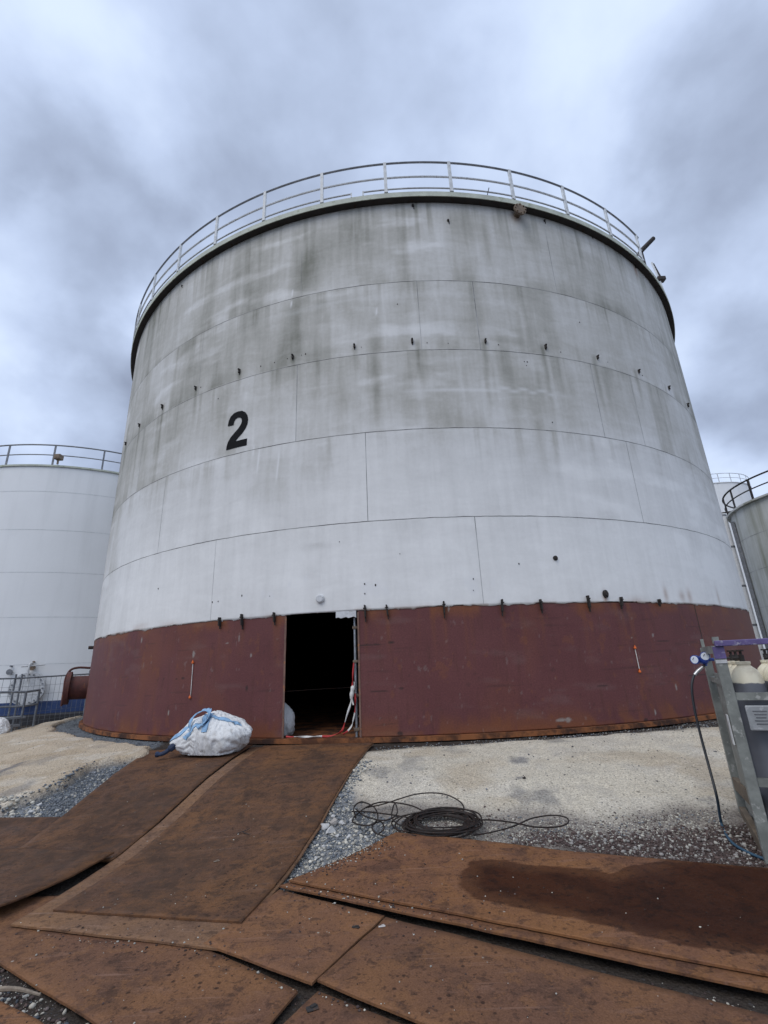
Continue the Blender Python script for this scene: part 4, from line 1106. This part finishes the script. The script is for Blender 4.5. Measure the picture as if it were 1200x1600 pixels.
# red and white tape: twisted ribbon that hangs, then trails over the sill
m, nt, bs = material('red_white_tape')
s_ = nt.attr('along')
fr = nt.math('FRACT', nt.mul(s_, 1.0)); st = nt.sm(fr, .49, .51)
setb(nt, bs, nt.mix(st, (.62, .60, .57), (.42, .03, .03)), .6); M_TAPE = m
def tape(path, w, per, label, seed, start=0.0):
    P = spline(path, 16); n = len(P); V = []; al = []; L = 0
    for i in range(n):
        t = P[min(i + 1, n - 1)] - P[max(i - 1, 0)]; t /= np.linalg.norm(t)
        if i: L += np.linalg.norm(P[i] - P[i - 1])
        a = L * 9 + seed
        u = np.cross(t, (0, .3, 1.0)); u /= np.linalg.norm(u) + 1e-9; v = np.cross(u, t)
        e = u * cos(a) + v * sin(a); f = np.cross(t, e)
        ww = w * (.75 + .5 * fbm(L * 6, seed, 5))
        for s, q in ((-1, .2), (0, -.35), (1, .2)):
            V.append(P[i] + e * ww * s + f * ww * q); al.append(L / per + start)
        for s, q in ((1, .3), (0, -.25), (-1, .3)):
            V.append(P[i] + e * ww * s + f * (ww * q + .003)); al.append(L / per + start)
    F = []
    for i in range(n - 1):
        for k in range(6):
            a, b = i * 6 + k, i * 6 + (k + 1) % 6
            F.append((a, b, b + 6, a + 6))
    return mesh('barrier_tape', np.array(V), F, M_TAPE, None, True, attrs={'along': np.array(al)}, label=label, cat='tape')
top = np.array((pb[0] - .03, pb[1] - .05, 1.14))
e1 = cyl(-10.2, .035, .03); e2 = cyl(-14.5, .035, .06)
tape([top, top + (-.02, -.02, -.35), top + (-.06, -.03, -.62), top + (-.14, -.05, -.88), cyl(-9.4, .10, .0), cyl(-10.4, .035, .03), cyl(-12.0, .025, .05), cyl(-13.4, .03, .06), e2], .016, .95, 'red and white barrier tape hanging from the pole and trailing across the door sill', 2.0, .52)
tape([top + (.01, -.01, -.3), top + (.02, -.02, -.6), top + (-.02, -.0, -.9), cyl(-8.7, .12, -.02), cyl(-9.3, .05, .0)], .013, .6, 'short loop of red and white tape tied low on the scaffold pole', 4.0, .2)
MB().tube(spline([top + (-.01, -.03, -.36), top + (-.03, -.035, -.46), top + (-.04, -.03, -.56), top + (-.01, -.04, -.66)], 6), [.016, .03, .036, .034, .03, .028, .03, .034, .036, .034, .03, .028, .024, .02, .018, .016, .015, .014, .012], 8).build('rag', fabric('rag_white', (.72, .70, .66), (.5, .48, .45)), None, True, label='knotted white rag hanging on the tape at the scaffold pole', cat='rag')

# ------------------------------------------------------------------ coil of cable
M_CABLE = plain('dark_cable', (.014, .007, .004), .6, 0, (.07, .028, .013), 25, .4)
cab = MB(); cc = G(690, 1291)
cu = G(752, 1300) - G(632, 1285); ru = np.linalg.norm(cu[:2]) / 2 * .97
def gpt(x, y, h=.012):
    return np.array((x, y, float(ground_z(np.array([x]), np.array([y]))[0]) + h))
for k in range(22):
    rr = ru * random.uniform(.72, 1.02); ox, oy = random.uniform(-.05, .05), random.uniform(-.04, .04)
    ph = random.uniform(0, 6.28); pts = []
    hb = .012 + .0021 * k
    for i in range(40):
        a = 2 * PI * i / 40
        q = rr * (1 + .04 * sin(2 * a + ph) + .025 * sin(3 * a - ph))
        x, y = cc[0] + ox + q * cos(a), cc[1] - .03 + oy + q * sin(a) * .70
        z0 = prof(x, y) * .55 + (prof(cc[0], cc[1])) * .45
        pts.append((x, y, max(z0 + hb + .02 * sin(a + ph), float(prof(x, y)) + .02 + hb * .4)))
    cab.tube(pts, .0072, 6, True)
def loose(px, hs=None):
    pts = []
    for i, (u, v) in enumerate(px):
        h = hs[i] if hs else .015
        g_ = G(u, v, h); pts.append((g_[0], g_[1], max(g_[2], gpt(g_[0], g_[1])[2]) + (0 if hs else 0)))
    cab.tube(spline(pts, 8), .007, 6)
loose([(572, 1262), (600, 1256), (650, 1241), (690, 1240), (718, 1252), (724, 1266), (705, 1273), (670, 1270), (640, 1258), (600, 1253), (575, 1260), (555, 1275), (552, 1285), (575, 1290), (590, 1280), (585, 1262), (565, 1253), (553, 1262), (556, 1278)], [.02, .03, .04, .04, .03, .02, .02, .05, .06, .05, .05, .03, .02, .04, .05, .05, .06, .03, .02])
loose([(740, 1305), (770, 1300), (805, 1290), (830, 1279), (860, 1274), (884, 1277), (887, 1286), (870, 1292), (835, 1292), (800, 1285), (760, 1281), (735, 1284)])
loose([(735, 1310), (690, 1316), (640, 1312), (600, 1306), (585, 1300), (582, 1290), (595, 1284), (600, 1295), (590, 1304)], [.05, .03, .02, .02, .03, .04, .04, .03, .02])
loose([(556, 1264), (570, 1275), (600, 1282), (620, 1272), (617, 1255), (612, 1275), (622, 1288), (640, 1290)], [.02, .08, .06, .06, .12, .06, .04, .05])
loose([(550, 1268), (565, 1268), (590, 1270), (630, 1276), (660, 1282)], [.02, .09, .06, .05, .05])
loose([(640, 1300), (620, 1296), (612, 1285), (625, 1276), (650, 1270)], [.05, .03, .03, .05, .08])
loose([(650, 1306), (625, 1300), (618, 1288), (632, 1275), (660, 1268)], [.05, .03, .03, .05, .08])
cab.build('cable_coil', M_CABLE, None, True, label='tangled coil of thin dark brown cable on the pale slope beside the ramp', cat='cable')

# ------------------------------------------------------------------ gas cylinder pack
fz = -.56
PK = thing('cylinder_rack', 'grey green steel gas cylinder rack with a purple top bar at the right edge', 'rack', (2.99, 4.50, fz), rad(-27.05))
M_RACK = plain('rack_grey_green', (.25, .26, .235), .55, .1, (.36, .36, .33), 7, .35)
M_PURPLE = plain('purple_paint', (.14, .105, .26), .5, 0, (.32, .30, .36), 8, .3)
M_TAN = plain('timber_tan', (.20, .155, .11), .85, 0, (.12, .08, .05), 9, .35)
W_, D_, H_ = 1.25, 1.06, 1.68
fr = MB()
fr.box((0, 0, H_ / 2), (.085, .085, H_), None, .006)
fr.box((W_, 0, H_ / 2), (.085, .085, H_), None, .006)
fr.box((W_, D_, H_ / 2), (.085, .085, H_), None, .006)
fr.box((0, D_, H_ / 2), (.075, .085, H_ + .0), None, .006)
fr.bar((-.0, .05, H_ - .03), (0, D_ - .05, H_ - .03), .06, .07)
for z in (1.25, .58):
    fr.bar((.045, 0, z), (W_ - .045, 0, z), .05, .06); fr.bar((.045, D_, z), (W_ - .045, D_, z), .05, .06)
fr.build('frame', M_RACK, PK)
MB().bar((-.02, -.03, H_ + .02), (W_ + .04, -.03, H_ + .02), .09, .05, bev=.006).bar((.0, -.047, H_ - .005), (.0, -.047, H_ - .11), .088, .008).build('top_bar', M_PURPLE, PK)
MB().box((.0, -.046, H_ - .135), (.087, .008, .03)).build('paint_stripe', plain('white_paint_mark', (.6, .6, .6), .5), PK)
MB().box((.0, D_ * .42, .83), (.012, D_ * .46, 1.2), None, .003).build('side_sheet', M_RACK, PK)
for z0, z1 in ((.03, .10), (.42, .36)):
    MB().bar((.0, .06, z0), (-.01, D_ - .04, z1), .05, .11).build('side_rail', M_TAN, PK)
MB().bar((.0, .06, 1.36), (.0, D_ - .05, 1.36), .04, .05).build('top_rail', M_RACK, PK)
MB().box((-.052, .02, .98), (.012, .075, .24), None, .003).build('label_tag', plain('white_label', (.66, .66, .64), .5), PK)
sg = MB().box((.25, -.045, 1.08), (.33, .02, .20), None, .012).build('notice_plate', plain('notice_grey', (.33, .34, .34), .45, .1, (.42, .42, .42), 8, .2), PK)
pb_ = MB()
for i, z in enumerate((.055, .03, .005, -.02, -.045)):
    pb_.box((.31, -.057, 1.08 + z), (.10 + .02 * (i % 2), .003, .008))
    pb_.box((.18, -.057, 1.08 + z), (.10 - .015 * (i % 3), .003, .007))
pb_.build('notice_print', plain('print_grey', (.14, .14, .15), .6), sg)
MB().box((.0, -.0, H_ + .05), (.05, .05, .06)).bar((-.01, D_ * .95, H_), (-.01, D_ * .95, H_ + .09), .03).build('lifting_lug', M_RACK, PK)
MB().box((W_ / 2, D_ / 2, .06), (W_ - .10, D_ - .10, .06)).build('deck', M_RACK, PK)
# cylinders stand in the rack: each a thing
m, nt, bs = material('cylinder_paint')
ob = nt.coord(); sp_ = nt.node('ShaderNodeSeparateXYZ'); nt.l.new(ob, sp_.inputs[0])
n = nt.noise(ob, 8, 5, .6)
setb(nt, bs, nt.mix(nt.sm(nt.add(sp_.outputs[2], nt.mul(n, .05)), 1.275, 1.285), nt.mix(n, (.10, .105, .12), (.16, .165, .185)), nt.mix(nt.sm(n, .45, .7), (.74, .68, .52), (.58, .50, .36))), .45, 0, None, .4)
M_CYL = m
M_BRASS = plain('brass', (.45, .30, .10), .4, .6)
Rz = Matrix.Rotation(rad(-27.05), 3, 'Z')
cmesh = None
names = ['leftmost cream shouldered gas cylinder in the front row of the rack', 'second cream shouldered gas cylinder from the left, front row, at the photo edge']
for j in range(3):
    for i in range(4):
        lp = Vector((.19 + i * .285, .20 + j * .285, .095))
        wp = Rz @ lp + Vector((2.99, 4.50, fz))
        o = thing('gas_cylinder', names[i] if (j == 0 and i < 2) else 'grey gas cylinder with a cream shoulder standing in the crowded rack', 'gas cylinder', wp, random.uniform(0, 6), 'gas cylinders in the rack')
        if cmesh is None:
            b_ = MB().lathe([(.10, 0), (.125, .02), (.125, 1.22), (.122, 1.27), (.112, 1.32), (.092, 1.365), (.062, 1.395), (.052, 1.405), (.052, 1.415), (.058, 1.418), (.058, 1.44), (.03, 1.442)], seg=28).build('bottle', M_CYL, o, True)
            v_ = MB().lathe([(.022, 1.43), (.022, 1.50), (.012, 1.50), (.012, 1.53)], seg=10).lathe([(.014, 0), (.014, .07)], (0, 0, 1.47), 8, (1, 0, 0)).lathe([(.030, 1.53), (.030, 1.545)], seg=12).build('valve', M_DARK, o, True)
            cmesh = (b_.data, v_.data)
        else:
            finish(bpy.data.objects.new('bottle', cmesh[0]), o); finish(bpy.data.objects.new('valve', cmesh[1]), o)
# regulator clipped to the back-left post, with its hose
def rk(x, y, z): return np.array(Rz @ Vector((x, y, z))) + np.array((2.99, 4.50, fz))
def at_depth(u, v, dist):
    d = ray(u, v); return CAM + d * (dist / math.hypot(d[0], d[1]))
dd_ = float(np.linalg.norm(rk(-.05, D_ * .72, 0)[:2]))
rp_ = at_depth(1098, 1031, dd_)
rg = thing('gas_regulator', 'blue gas regulator with two white dials hanging on the rack', 'regulator', tuple(rp_))
M_RBLUE = plain('regulator_blue', (.02, .06, .32), .35, .1, None, 12, .3, .5)
M_DIAL = plain('dial_white', (.72, .76, .82), .3, 0, None, 30, .08)
tocam = (CAM - rp_) / np.linalg.norm(CAM - rp_)
gr = np.cross(tocam, (0, 0, 1)); gr = -gr / np.linalg.norm(gr)
MB().lathe([(.035, -.05), (.045, -.02), (.045, .03), (.028, .05)], (0, 0, 0), 16, tuple(tocam + gr * .5)).tube([(0, 0, 0), tuple(gr * .11 - tocam * .05)], .016).tube([(0, 0, 0), tuple(gr * .02 + np.array((0, 0, -.06)))], .014).build('body', M_RBLUE, rg, True)
for k, (ox, oz) in enumerate(((-.066, .004), (.026, .034))):
    c_ = gr * ox + np.array((0, 0, oz)) + tocam * .04
    ax_ = tocam + gr * (-.55 if k == 0 else .1)
    ax_ = ax_ / np.linalg.norm(ax_)
    gg = MB().lathe([(.044, -.022), (.046, .0), (.046, .012), (.038, .013)], c_, 20, ax_).build('gauge', M_RBLUE, rg, True)
    MB().lathe([(.038, .0135), (.037, .015)], c_, 20, ax_).build('dial', M_DIAL, gg)
    MB().bar(c_ + ax_ * .017 - gr * .015, c_ + ax_ * .017 + np.array((0, 0, .022)), .004).build('needle', M_BLACK, gg)
hp = [rp_ + np.array((0, 0, -.05)) + gr * .01]
for (u, v, dd2) in ((1092, 1047, dd_ - .03), (1084, 1057, dd_ - .06), (1081, 1075, dd_ - .10), (1085, 1107, dd_ - .12), (1095, 1150, dd_ - .15), (1107, 1195, dd_ - .22), (1120, 1245, dd_ - .35)):
    hp.append(at_depth(u, v, dd2))
for (u, v) in ((1127, 1285), (1140, 1310), (1165, 1327), (1205, 1342), (1260, 1352)):
    g_ = G(u, v, .0); hp.append(np.array((g_[0], g_[1], gpt(g_[0], g_[1], .02)[2])))
hs_ = spline(hp, 10)
m, nt, bs = material('hose_rubber')
po_ = nt.node('ShaderNodeSeparateXYZ'); nt.l.new(nt.coord(), po_.inputs[0])
setb(nt, bs, nt.mix(nt.sm(po_.outputs[2], -.38, -.15), (.03, .075, .12), (.018, .02, .024)), .5)
ho = MB().tube(hs_, .012, 10).build('gas_hose', m, None, True, label='black and blue gas hose hanging from the regulator down to the gravel', cat='hose')
MB().tube([hs_[4], hs_[12], hs_[18]], [.016, .018, .016], 10).build('crimp_fitting', plain('bright_fitting', (.6, .6, .6), .3, .7), ho, True)

# ------------------------------------------------------------------ fence and steps at the left
M_FEN = plain('fence_grey', (.20, .215, .235), .5, .3, (.3, .3, .3), 8, .3)
def lf(u, v, dist): return at_depth(u, v, dist)
fn = thing('temporary_fence', 'grey temporary mesh fence in front of the blue banded tank', 'fence', tuple(lf(30, 1140, 18.0)))
O = np.array(fn.location)
fA, fB, fC = lf(-70, 1062, 17.6), lf(29, 1060, 18.0), lf(140, 1053, 19.4)
zb = -.42
rails = MB()
for a, b in ((fA, fB), (fB, fC)):
    rails.tube([a - O, b - O], .022, 8)
    a2, b2 = a.copy(), b.copy(); a2[2] = b2[2] = zb + .12
    rails.tube([a2 - O, b2 - O], .022, 8)
rails.build('panel_frame', M_FEN, fn, True)
for sh_, q in ((0, fA), (-.07, fB), (.07, fB), (0, fC)):
    x = q + np.array((sh_ * .8, sh_ * .6, 0))
    MB().tube([np.array((x[0], x[1], zb)) - O, x + (0, 0, .12) - O], .025, 8).build('post', M_FEN, fn, True)
MB().box(tuple(np.array((fB[0], fB[1], zb + .07)) - O), (.7, .25, .14), None, .03).build('foot_block', plain('concrete_block', (.25, .25, .25), .9), fn)
wires = MB()
for a, b in ((fA, fB), (fB, fC)):
    L = np.linalg.norm(b - a); n = int(L / .16)
    for i in range(1, n):
        p = a + (b - a) * i / n; wires.bar(np.array((p[0], p[1], zb + .12)) - O, p - O, .006)
    for k in range(1, 6):
        f_ = k / 6
        pa, pb2 = a.copy(), b.copy(); pa[2] = zb + .12 + (a[2] - zb - .12) * f_; pb2[2] = zb + .12 + (b[2] - zb - .12) * f_
        wires.bar(pa - O, pb2 - O, .006)
wires.build('wire_mesh', M_FEN, fn)
sp = thing('access_platform', 'low grey steel platform with handrails beside the fence at the left edge', 'platform', tuple(np.array(lf(25, 1135, 16.6)) * np.array((1, 1, 0)) + np.array((0, 0, -.40))))
O = np.array(sp.location)
q0, q1, q2 = lf(-60, 1083, 16.4), lf(41, 1081, 16.6), lf(62, 1078, 17.0)
rl = MB()
rl.tube([q0 - O, q1 - O, q2 - O], .03, 8)
m0, m1, m2 = q0 - (0, 0, .36), q1 - (0, 0, .36), q2 - (0, 0, .36)
rl.tube([m0 - O, m1 - O, m2 - O], .024, 8)
rl.build('handrail', M_FEN, sp, True)
for q in (q0, q0 * .5 + q1 * .5 + np.array((0, 0, 0)), q1, q2):
    MB().tube([q - O, np.array((q[0], q[1], -.40)) - O], .03, 8).build('post', M_FEN, sp, True)
dk_ = MB()
for s_, zz_ in ((0, .18), (.38, .0), (.7, -.18)):
    a = q0 + np.array((0, .1 - s_ * .55, 0)); b = q1 + np.array((s_ * .1, .1 - s_ * .55, 0))
    a[2] = b[2] = zz_ - .02
    dk_.bar(a - O, b - O, .34, .05)
dk_.build('tread', M_FEN, sp)
MB().bar(np.array((q0[0], q0[1] - .4, -.36)) - O, np.array((q2[0], q2[1] - .2, -.36)) - O, .1, .08).build('base_beam', M_FEN, sp)

# ------------------------------------------------------------------ gravel, rubble, litter
def stone_shape(n):
    """n rough stones from icosahedra"""
    ph = (1 + 5 ** .5) / 2
    I = np.array([(-1, ph, 0), (1, ph, 0), (-1, -ph, 0), (1, -ph, 0), (0, -1, ph), (0, 1, ph), (0, -1, -ph), (0, 1, -ph), (ph, 0, -1), (ph, 0, 1), (-ph, 0, -1), (-ph, 0, 1)]) / math.sqrt(1 + ph * ph)
    T = np.array([(0, 11, 5), (0, 5, 1), (0, 1, 7), (0, 7, 10), (0, 10, 11), (1, 5, 9), (5, 11, 4), (11, 10, 2), (10, 7, 6), (7, 1, 8), (3, 9, 4), (3, 4, 2), (3, 2, 6), (3, 6, 8), (3, 8, 9), (4, 9, 5), (2, 4, 11), (6, 2, 10), (8, 6, 7), (9, 8, 1)])
    return I, T
def scatter(poly_px, n, size, colours, cz=0.0, poly=None, dens=None):
    P = polyw(poly_px) if poly is None else poly
    lo, hi = P.min(0), P.max(0); out = []
    while sum(map(len, out)) < n:
        q = RNG.uniform(lo, hi, (n * 3, 2)); s = sdist(P, q[:, 0], q[:, 1])
        keep = (s > 0) | (RNG.random(len(q)) < np.exp(np.minimum(s, 0) / .05) * .5)
        q = q[keep]
        if dens is not None: q = q[RNG.random(len(q)) < dens(q[:, 0], q[:, 1])]
        out.append(q)
    q = np.concatenate(out)[:n]
    r = size[0] + (size[1] - size[0]) * RNG.random(n) ** 3
    c = np.array(colours)[RNG.integers(0, len(colours), n)] * RNG.uniform(.75, 1.2, (n, 1))
    return np.c_[q, r], c
ALL, CLR = [], []
W1, W2, W3 = (.54, .50, .42), (.44, .42, .37), (.64, .60, .51)
B1, B2, B3 = (.15, .165, .185), (.21, .225, .24), (.10, .11, .125)
D1, D2, D3 = (.085, .06, .055), (.12, .085, .075), (.16, .13, .12)
for a in (scatter(None, 3600, (.007, .022), [W1, W2, W3, B1, B2, B2, B1, W2], poly=Z_RUBBLE),
          scatter([(460, 1372), (520, 1340), (600, 1305), (640, 1296), (640, 1310), (560, 1345), (500, 1370), (470, 1385)], 900, (.005, .014), [W1, W2, W3, W3, B2]),
          scatter(None, 4200, (.008, .024), [B1, B2, B3, B2, W2, B1, (.27, .28, .30)], poly=Z_BLUE_L),
          scatter([(-40, 1285), (0, 1255), (50, 1247), (70, 1262), (10, 1290)], 420, (.010, .035), [W1, W2, W3, B2]),
          scatter(None, 1500, (.008, .022), [B1, B2, B3], poly=Z_NEAR),
          scatter(None, 5200, (.006, .020), [D1, D2, D1, D3, D2, W2, (.3, .28, .26)], poly=Z_DARK_R),
          scatter([(640, 1262), (760, 1270), (900, 1275), (1130, 1262), (1130, 1295), (900, 1300), (800, 1308), (640, 1318)], 3800, (.004, .013), [W1, W2, W3, D3, D2, B2, W1]),
          scatter(None, 1500, (.003, .014), [(.2, .2, .2), (.12, .12, .13), (.5, .45, .36), (.55, .48, .38), (.4, .36, .3), (.5, .45, .36)], poly=Z_CRUST_R),
          scatter(None, 600, (.003, .012), [(.2, .2, .2), W2, (.3, .28, .25)], poly=Z_CRUST_L),
          scatter([(585, 1164), (700, 1160), (1120, 1124), (1120, 1134), (860, 1152), (700, 1168), (585, 1172)], 700, (.006, .016), [B1, B2, B2, W2]),
          scatter([(130, 1125), (250, 1160), (240, 1172), (140, 1150)], 250, (.008, .018), [B1, B2]),
          scatter([(0, 1515), (130, 1600), (40, 1640), (0, 1575), (-60, 1560), (-60, 1500)], 1100, (.003, .016), [D1, D2, B3, W2, D3, W1, D2]),
          ):
    ALL.append(a[0]); CLR.append(a[1])
q = np.concatenate(ALL); cq = np.concatenate(CLR)
I, T = stone_shape(0)
n = len(q)
base_z = ground_z(q[:, 0], q[:, 1])
sc = RNG.uniform(.6, 1.25, (n, 1, 3)) * np.array((1, 1, .72)); jit = RNG.uniform(.72, 1.25, (n, 12, 1))
ang = RNG.uniform(0, 6.28, n); ca, sa = np.cos(ang), np.sin(ang)
VV = I[None] * jit * sc * q[:, 2][:, None, None]
X = VV[:, :, 0] * ca[:, None] - VV[:, :, 1] * sa[:, None]; Y = VV[:, :, 0] * sa[:, None] + VV[:, :, 1] * ca[:, None]
VV = np.stack([X + q[:, 0][:, None], Y + q[:, 1][:, None], VV[:, :, 2] + (base_z + q[:, 2] * .35)[:, None]], -1).reshape(-1, 3)
FF = (T[None] + (np.arange(n) * 12)[:, None, None]).reshape(-1, 3)
m, nt, bs = material('stones')
setb(nt, bs, nt.mix(nt.noise(nt.coord(), 120, 3), nt.mix(1.0, nt.attr('tone', 'Color'), (.7, .7, .7), 'MULTIPLY'), nt.attr('tone', 'Color')), .9, 0, None, .25)
M_STONE = m
mesh('gravel', VV, FF, m, attrs={'tone': np.repeat(cq, 12, 0)}, kind='stuff', label='loose pale, blue grey and brown gravel round the plates', cat='gravel')

# crumbs lying on the plates: pale chips, on the plate surface
ch = []
def plate_top(x, y): return None
dg = bpy.context.evaluated_depsgraph_get()
def drop(x, y):
    hit, loc, nor, *_ = scene.ray_cast(dg, Vector((x, y, 3)), Vector((0, 0, -1)))
    return loc.z if hit else -.55
crumb_px = [(RNG.uniform(470, 800), RNG.uniform(1320, 1420)) for _ in range(70)] + [(RNG.uniform(450, 760), RNG.uniform(1385, 1470)) for _ in range(110)] + [(RNG.uniform(0, 1200), RNG.uniform(1400, 1600)) for _ in range(160)] + [(RNG.uniform(120, 550), RNG.uniform(1200, 1470)) for _ in range(120)] + [(RNG.uniform(20, 340), RNG.uniform(1445, 1500)) for _ in range(40)] + [(RNG.uniform(800, 900), RNG.uniform(1380, 1405)) for _ in range(8)]
bpy.context.view_layer.update(); dg = bpy.context.evaluated_depsgraph_get()
cx_ = []; 
for (u, v) in crumb_px:
    g_ = G(u, v); r_ = .0025 + .006 * random.random() ** 3
    cx_.append((g_[0], g_[1], drop(g_[0], g_[1]) + r_ * .3, r_))
# more of them along the plate gaps
for (a, b, k) in (((445, 1393), (620, 1425), 110), ((620, 1425), (800, 1480), 70), ((800, 1480), (1190, 1570), 70), ((330, 1486), (470, 1548), 30), ((470, 1548), (640, 1598), 30), ((30, 1452), (330, 1488), 45), ((460, 1372), (600, 1316), 220), ((470, 1376), (600, 1326), 260), ((500, 1372), (620, 1330), 90)):
    for i in range(k):
        f_ = random.random(); g_ = G(a[0] + (b[0] - a[0]) * f_ + random.gauss(0, 5), a[1] + (b[1] - a[1]) * f_ + random.gauss(0, 5)); r_ = .003 + .007 * random.random() ** 2
        cx_.append((g_[0], g_[1], drop(g_[0], g_[1]) + r_ * .3, r_))
cx_ = np.array(cx_); n = len(cx_)
VV = (I[None] * RNG.uniform(.7, 1.3, (n, 12, 1)) * cx_[:, 3][:, None, None] * np.array((1, 1, .6)) + cx_[:, None, :3]).reshape(-1, 3)
FF = (T[None] + (np.arange(n) * 12)[:, None, None]).reshape(-1, 3)
cc_ = np.array([W1, W2, D1, D1, D2, (.05, .035, .03), (.05, .035, .03)])[RNG.integers(0, 7, n)] * RNG.uniform(.8, 1.1, (n, 1))
mesh('grit', VV, FF, M_STONE, attrs={'tone': np.repeat(cc_, 12, 0)}, kind='stuff', label='small chips and crumbs scattered over the rusty plates', cat='grit')

# broken lumps of concrete beside the ramp
def rock(u, v, r, tone, label, grp=None, sq=.75):
    bm = bmesh.new(); bmesh.ops.create_icosphere(bm, subdivisions=4, radius=1.25)
    sd = random.random() * 50; planes = [Vector((random.gauss(0, 1), random.gauss(0, 1), random.gauss(0, 1))).normalized() for _ in range(15)]
    for vv in bm.verts:
        c = vv.co.copy(); k = 1.0
        for p_ in planes:
            d_ = c.dot(p_)
            if d_ > .50: c -= p_ * (d_ - .50)
        nn_ = float(fbm(np.array([c.x * 3 + sd]), np.array([c.y * 3 + c.z * 2]), 5)[0])
        vv.co = Vector((c.x, c.y * .85, c.z * sq)) * r * (1 + .18 * (nn_ - .5))
    me = bpy.data.meshes.new('rock'); bm.to_mesh(me); bm.free(); me.materials.append(tone)
    o = bpy.data.objects.new('rock', me); g_ = G(u, v); o.location = (g_[0], g_[1], gpt(g_[0], g_[1], r * .35)[2]); o.rotation_euler = (0, 0, random.uniform(0, 6))
    return finish(o, None, label, 'rock', grp)
M_RW = plain('rock_white', (.56, .55, .53), .95, 0, (.38, .38, .38), 18, .2); M_RB = plain('rock_grey', (.33, .34, .35), .95, 0, (.45, .44, .42), 18, .3); M_RT = plain('rock_tan', (.42, .38, .34), .95, 0, (.3, .3, .3), 18, .3)
GR = 'broken lumps beside the ramp'
rock(522, 1284, .075, M_RT, 'largest tan grey lump of broken concrete against the ramp edge', GR)
rock(516, 1296, .070, M_RW, 'bright white lump of concrete below the tan lump', GR)
rock(506, 1291, .055, M_RW, 'white lump half under the ramp edge', GR)
rock(534, 1283, .045, M_RW, 'white stone between the tan lump and the cable tangle', GR)
rock(532, 1242, .05, M_RB, 'grey stone highest up against the ramp edge', GR)
rock(546, 1304, .04, M_RW, 'small white stone on the gravel under the cable tangle', GR)
for (u, v, r) in ((538, 1262, .035), (548, 1278, .035), (527, 1302, .035), (520, 1272, .035), (560, 1298, .028), (505, 1318, .03), (572, 1304, .025), (494, 1335, .028)):
    rock(u, v, r, random.choice([M_RW, M_RB]), 'fist sized broken stone in the gravel beside the ramp', GR)
rock(820, 1219, .032, M_DARK, 'small black lump on the pale slope', None)
rock(760, 1232, .022, M_RB, 'small grey stone on the pale slope above the coil', None)
for (u, v, r) in ((50, 1262, .05), (62, 1252, .045), (90, 1258, .035), (20, 1270, .04), (104, 1246, .03)):
    rock(u, v, r, M_RW if r > .036 else M_RB, 'broken edge stone at the rim of the left gravel hollow', 'broken edge stones of the left hollow')
# stick at the lower left, flakes of rust on the plates
a, b = G(-10, 1553), G(62, 1560)
st_ = MB().tube(spline([a + (0, 0, .02), (a + b) / 2 + (0, 0, .03), b + (0, 0, .015)], 5), [.010, .012, .013, .012, .011, .011, .010, .009, .008, .007, .006], 7).build('stick', plain('weathered_wood', (.26, .21, .16), .9, 0, (.16, .12, .09), 30), None, True, label='weathered stick on the gravel at the lower left corner', cat='stick')
for (u, v), sz, rz, lab in (((597, 1453), (.045, .012), .2, 'small pale sliver lying near the corner of the wide front plate'), ((338, 1352), (.05, .02), .5, 'small orange rust flake on the ramp plate'), ((488, 1577), (.06, .04), .4, 'small dark steel tab on the bottom middle plate'), ((556, 1454), (.05, .02), -.3, 'dark scrap of steel on the small squarish plate'), ((252, 1179), (.12, .05), .9, 'flat rusty offcut lying left of the bulk bag')):
    g_ = G(u, v); z = drop(g_[0], g_[1])
    mt = M_RUSTY if 'flake' in lab or 'offcut' in lab else (M_DARK if 'dark' in lab else M_STRING)
    b_ = MB().box((0, 0, .004), (sz[0], sz[1], .006), None, .002).box((sz[0] * .12, sz[1] * .2, .009), (sz[0] * .5, sz[1] * .5, .005), Matrix.Rotation(.3, 3, 'Z'), .001)
    o = b_.build('metal_scrap', mt, None, label=lab, cat='scrap'); o.location = (g_[0], g_[1], z); o.rotation_euler = (0, 0, rz)
# bent wire on the ramp
g_ = G(384, 1308); z = drop(g_[0], g_[1])
MB().tube(spline([(-.09, .0, .008), (-.02, .02, .02), (.02, .06, .03)], 5), .004, 6).tube([(-.03, .01, .01), (.04, -.04, .008)], .004, 6).build('bent_wire', M_DARK, None, True, label='short bent black wire on the dark ramp plate', cat='wire').location = (g_[0], g_[1], z)
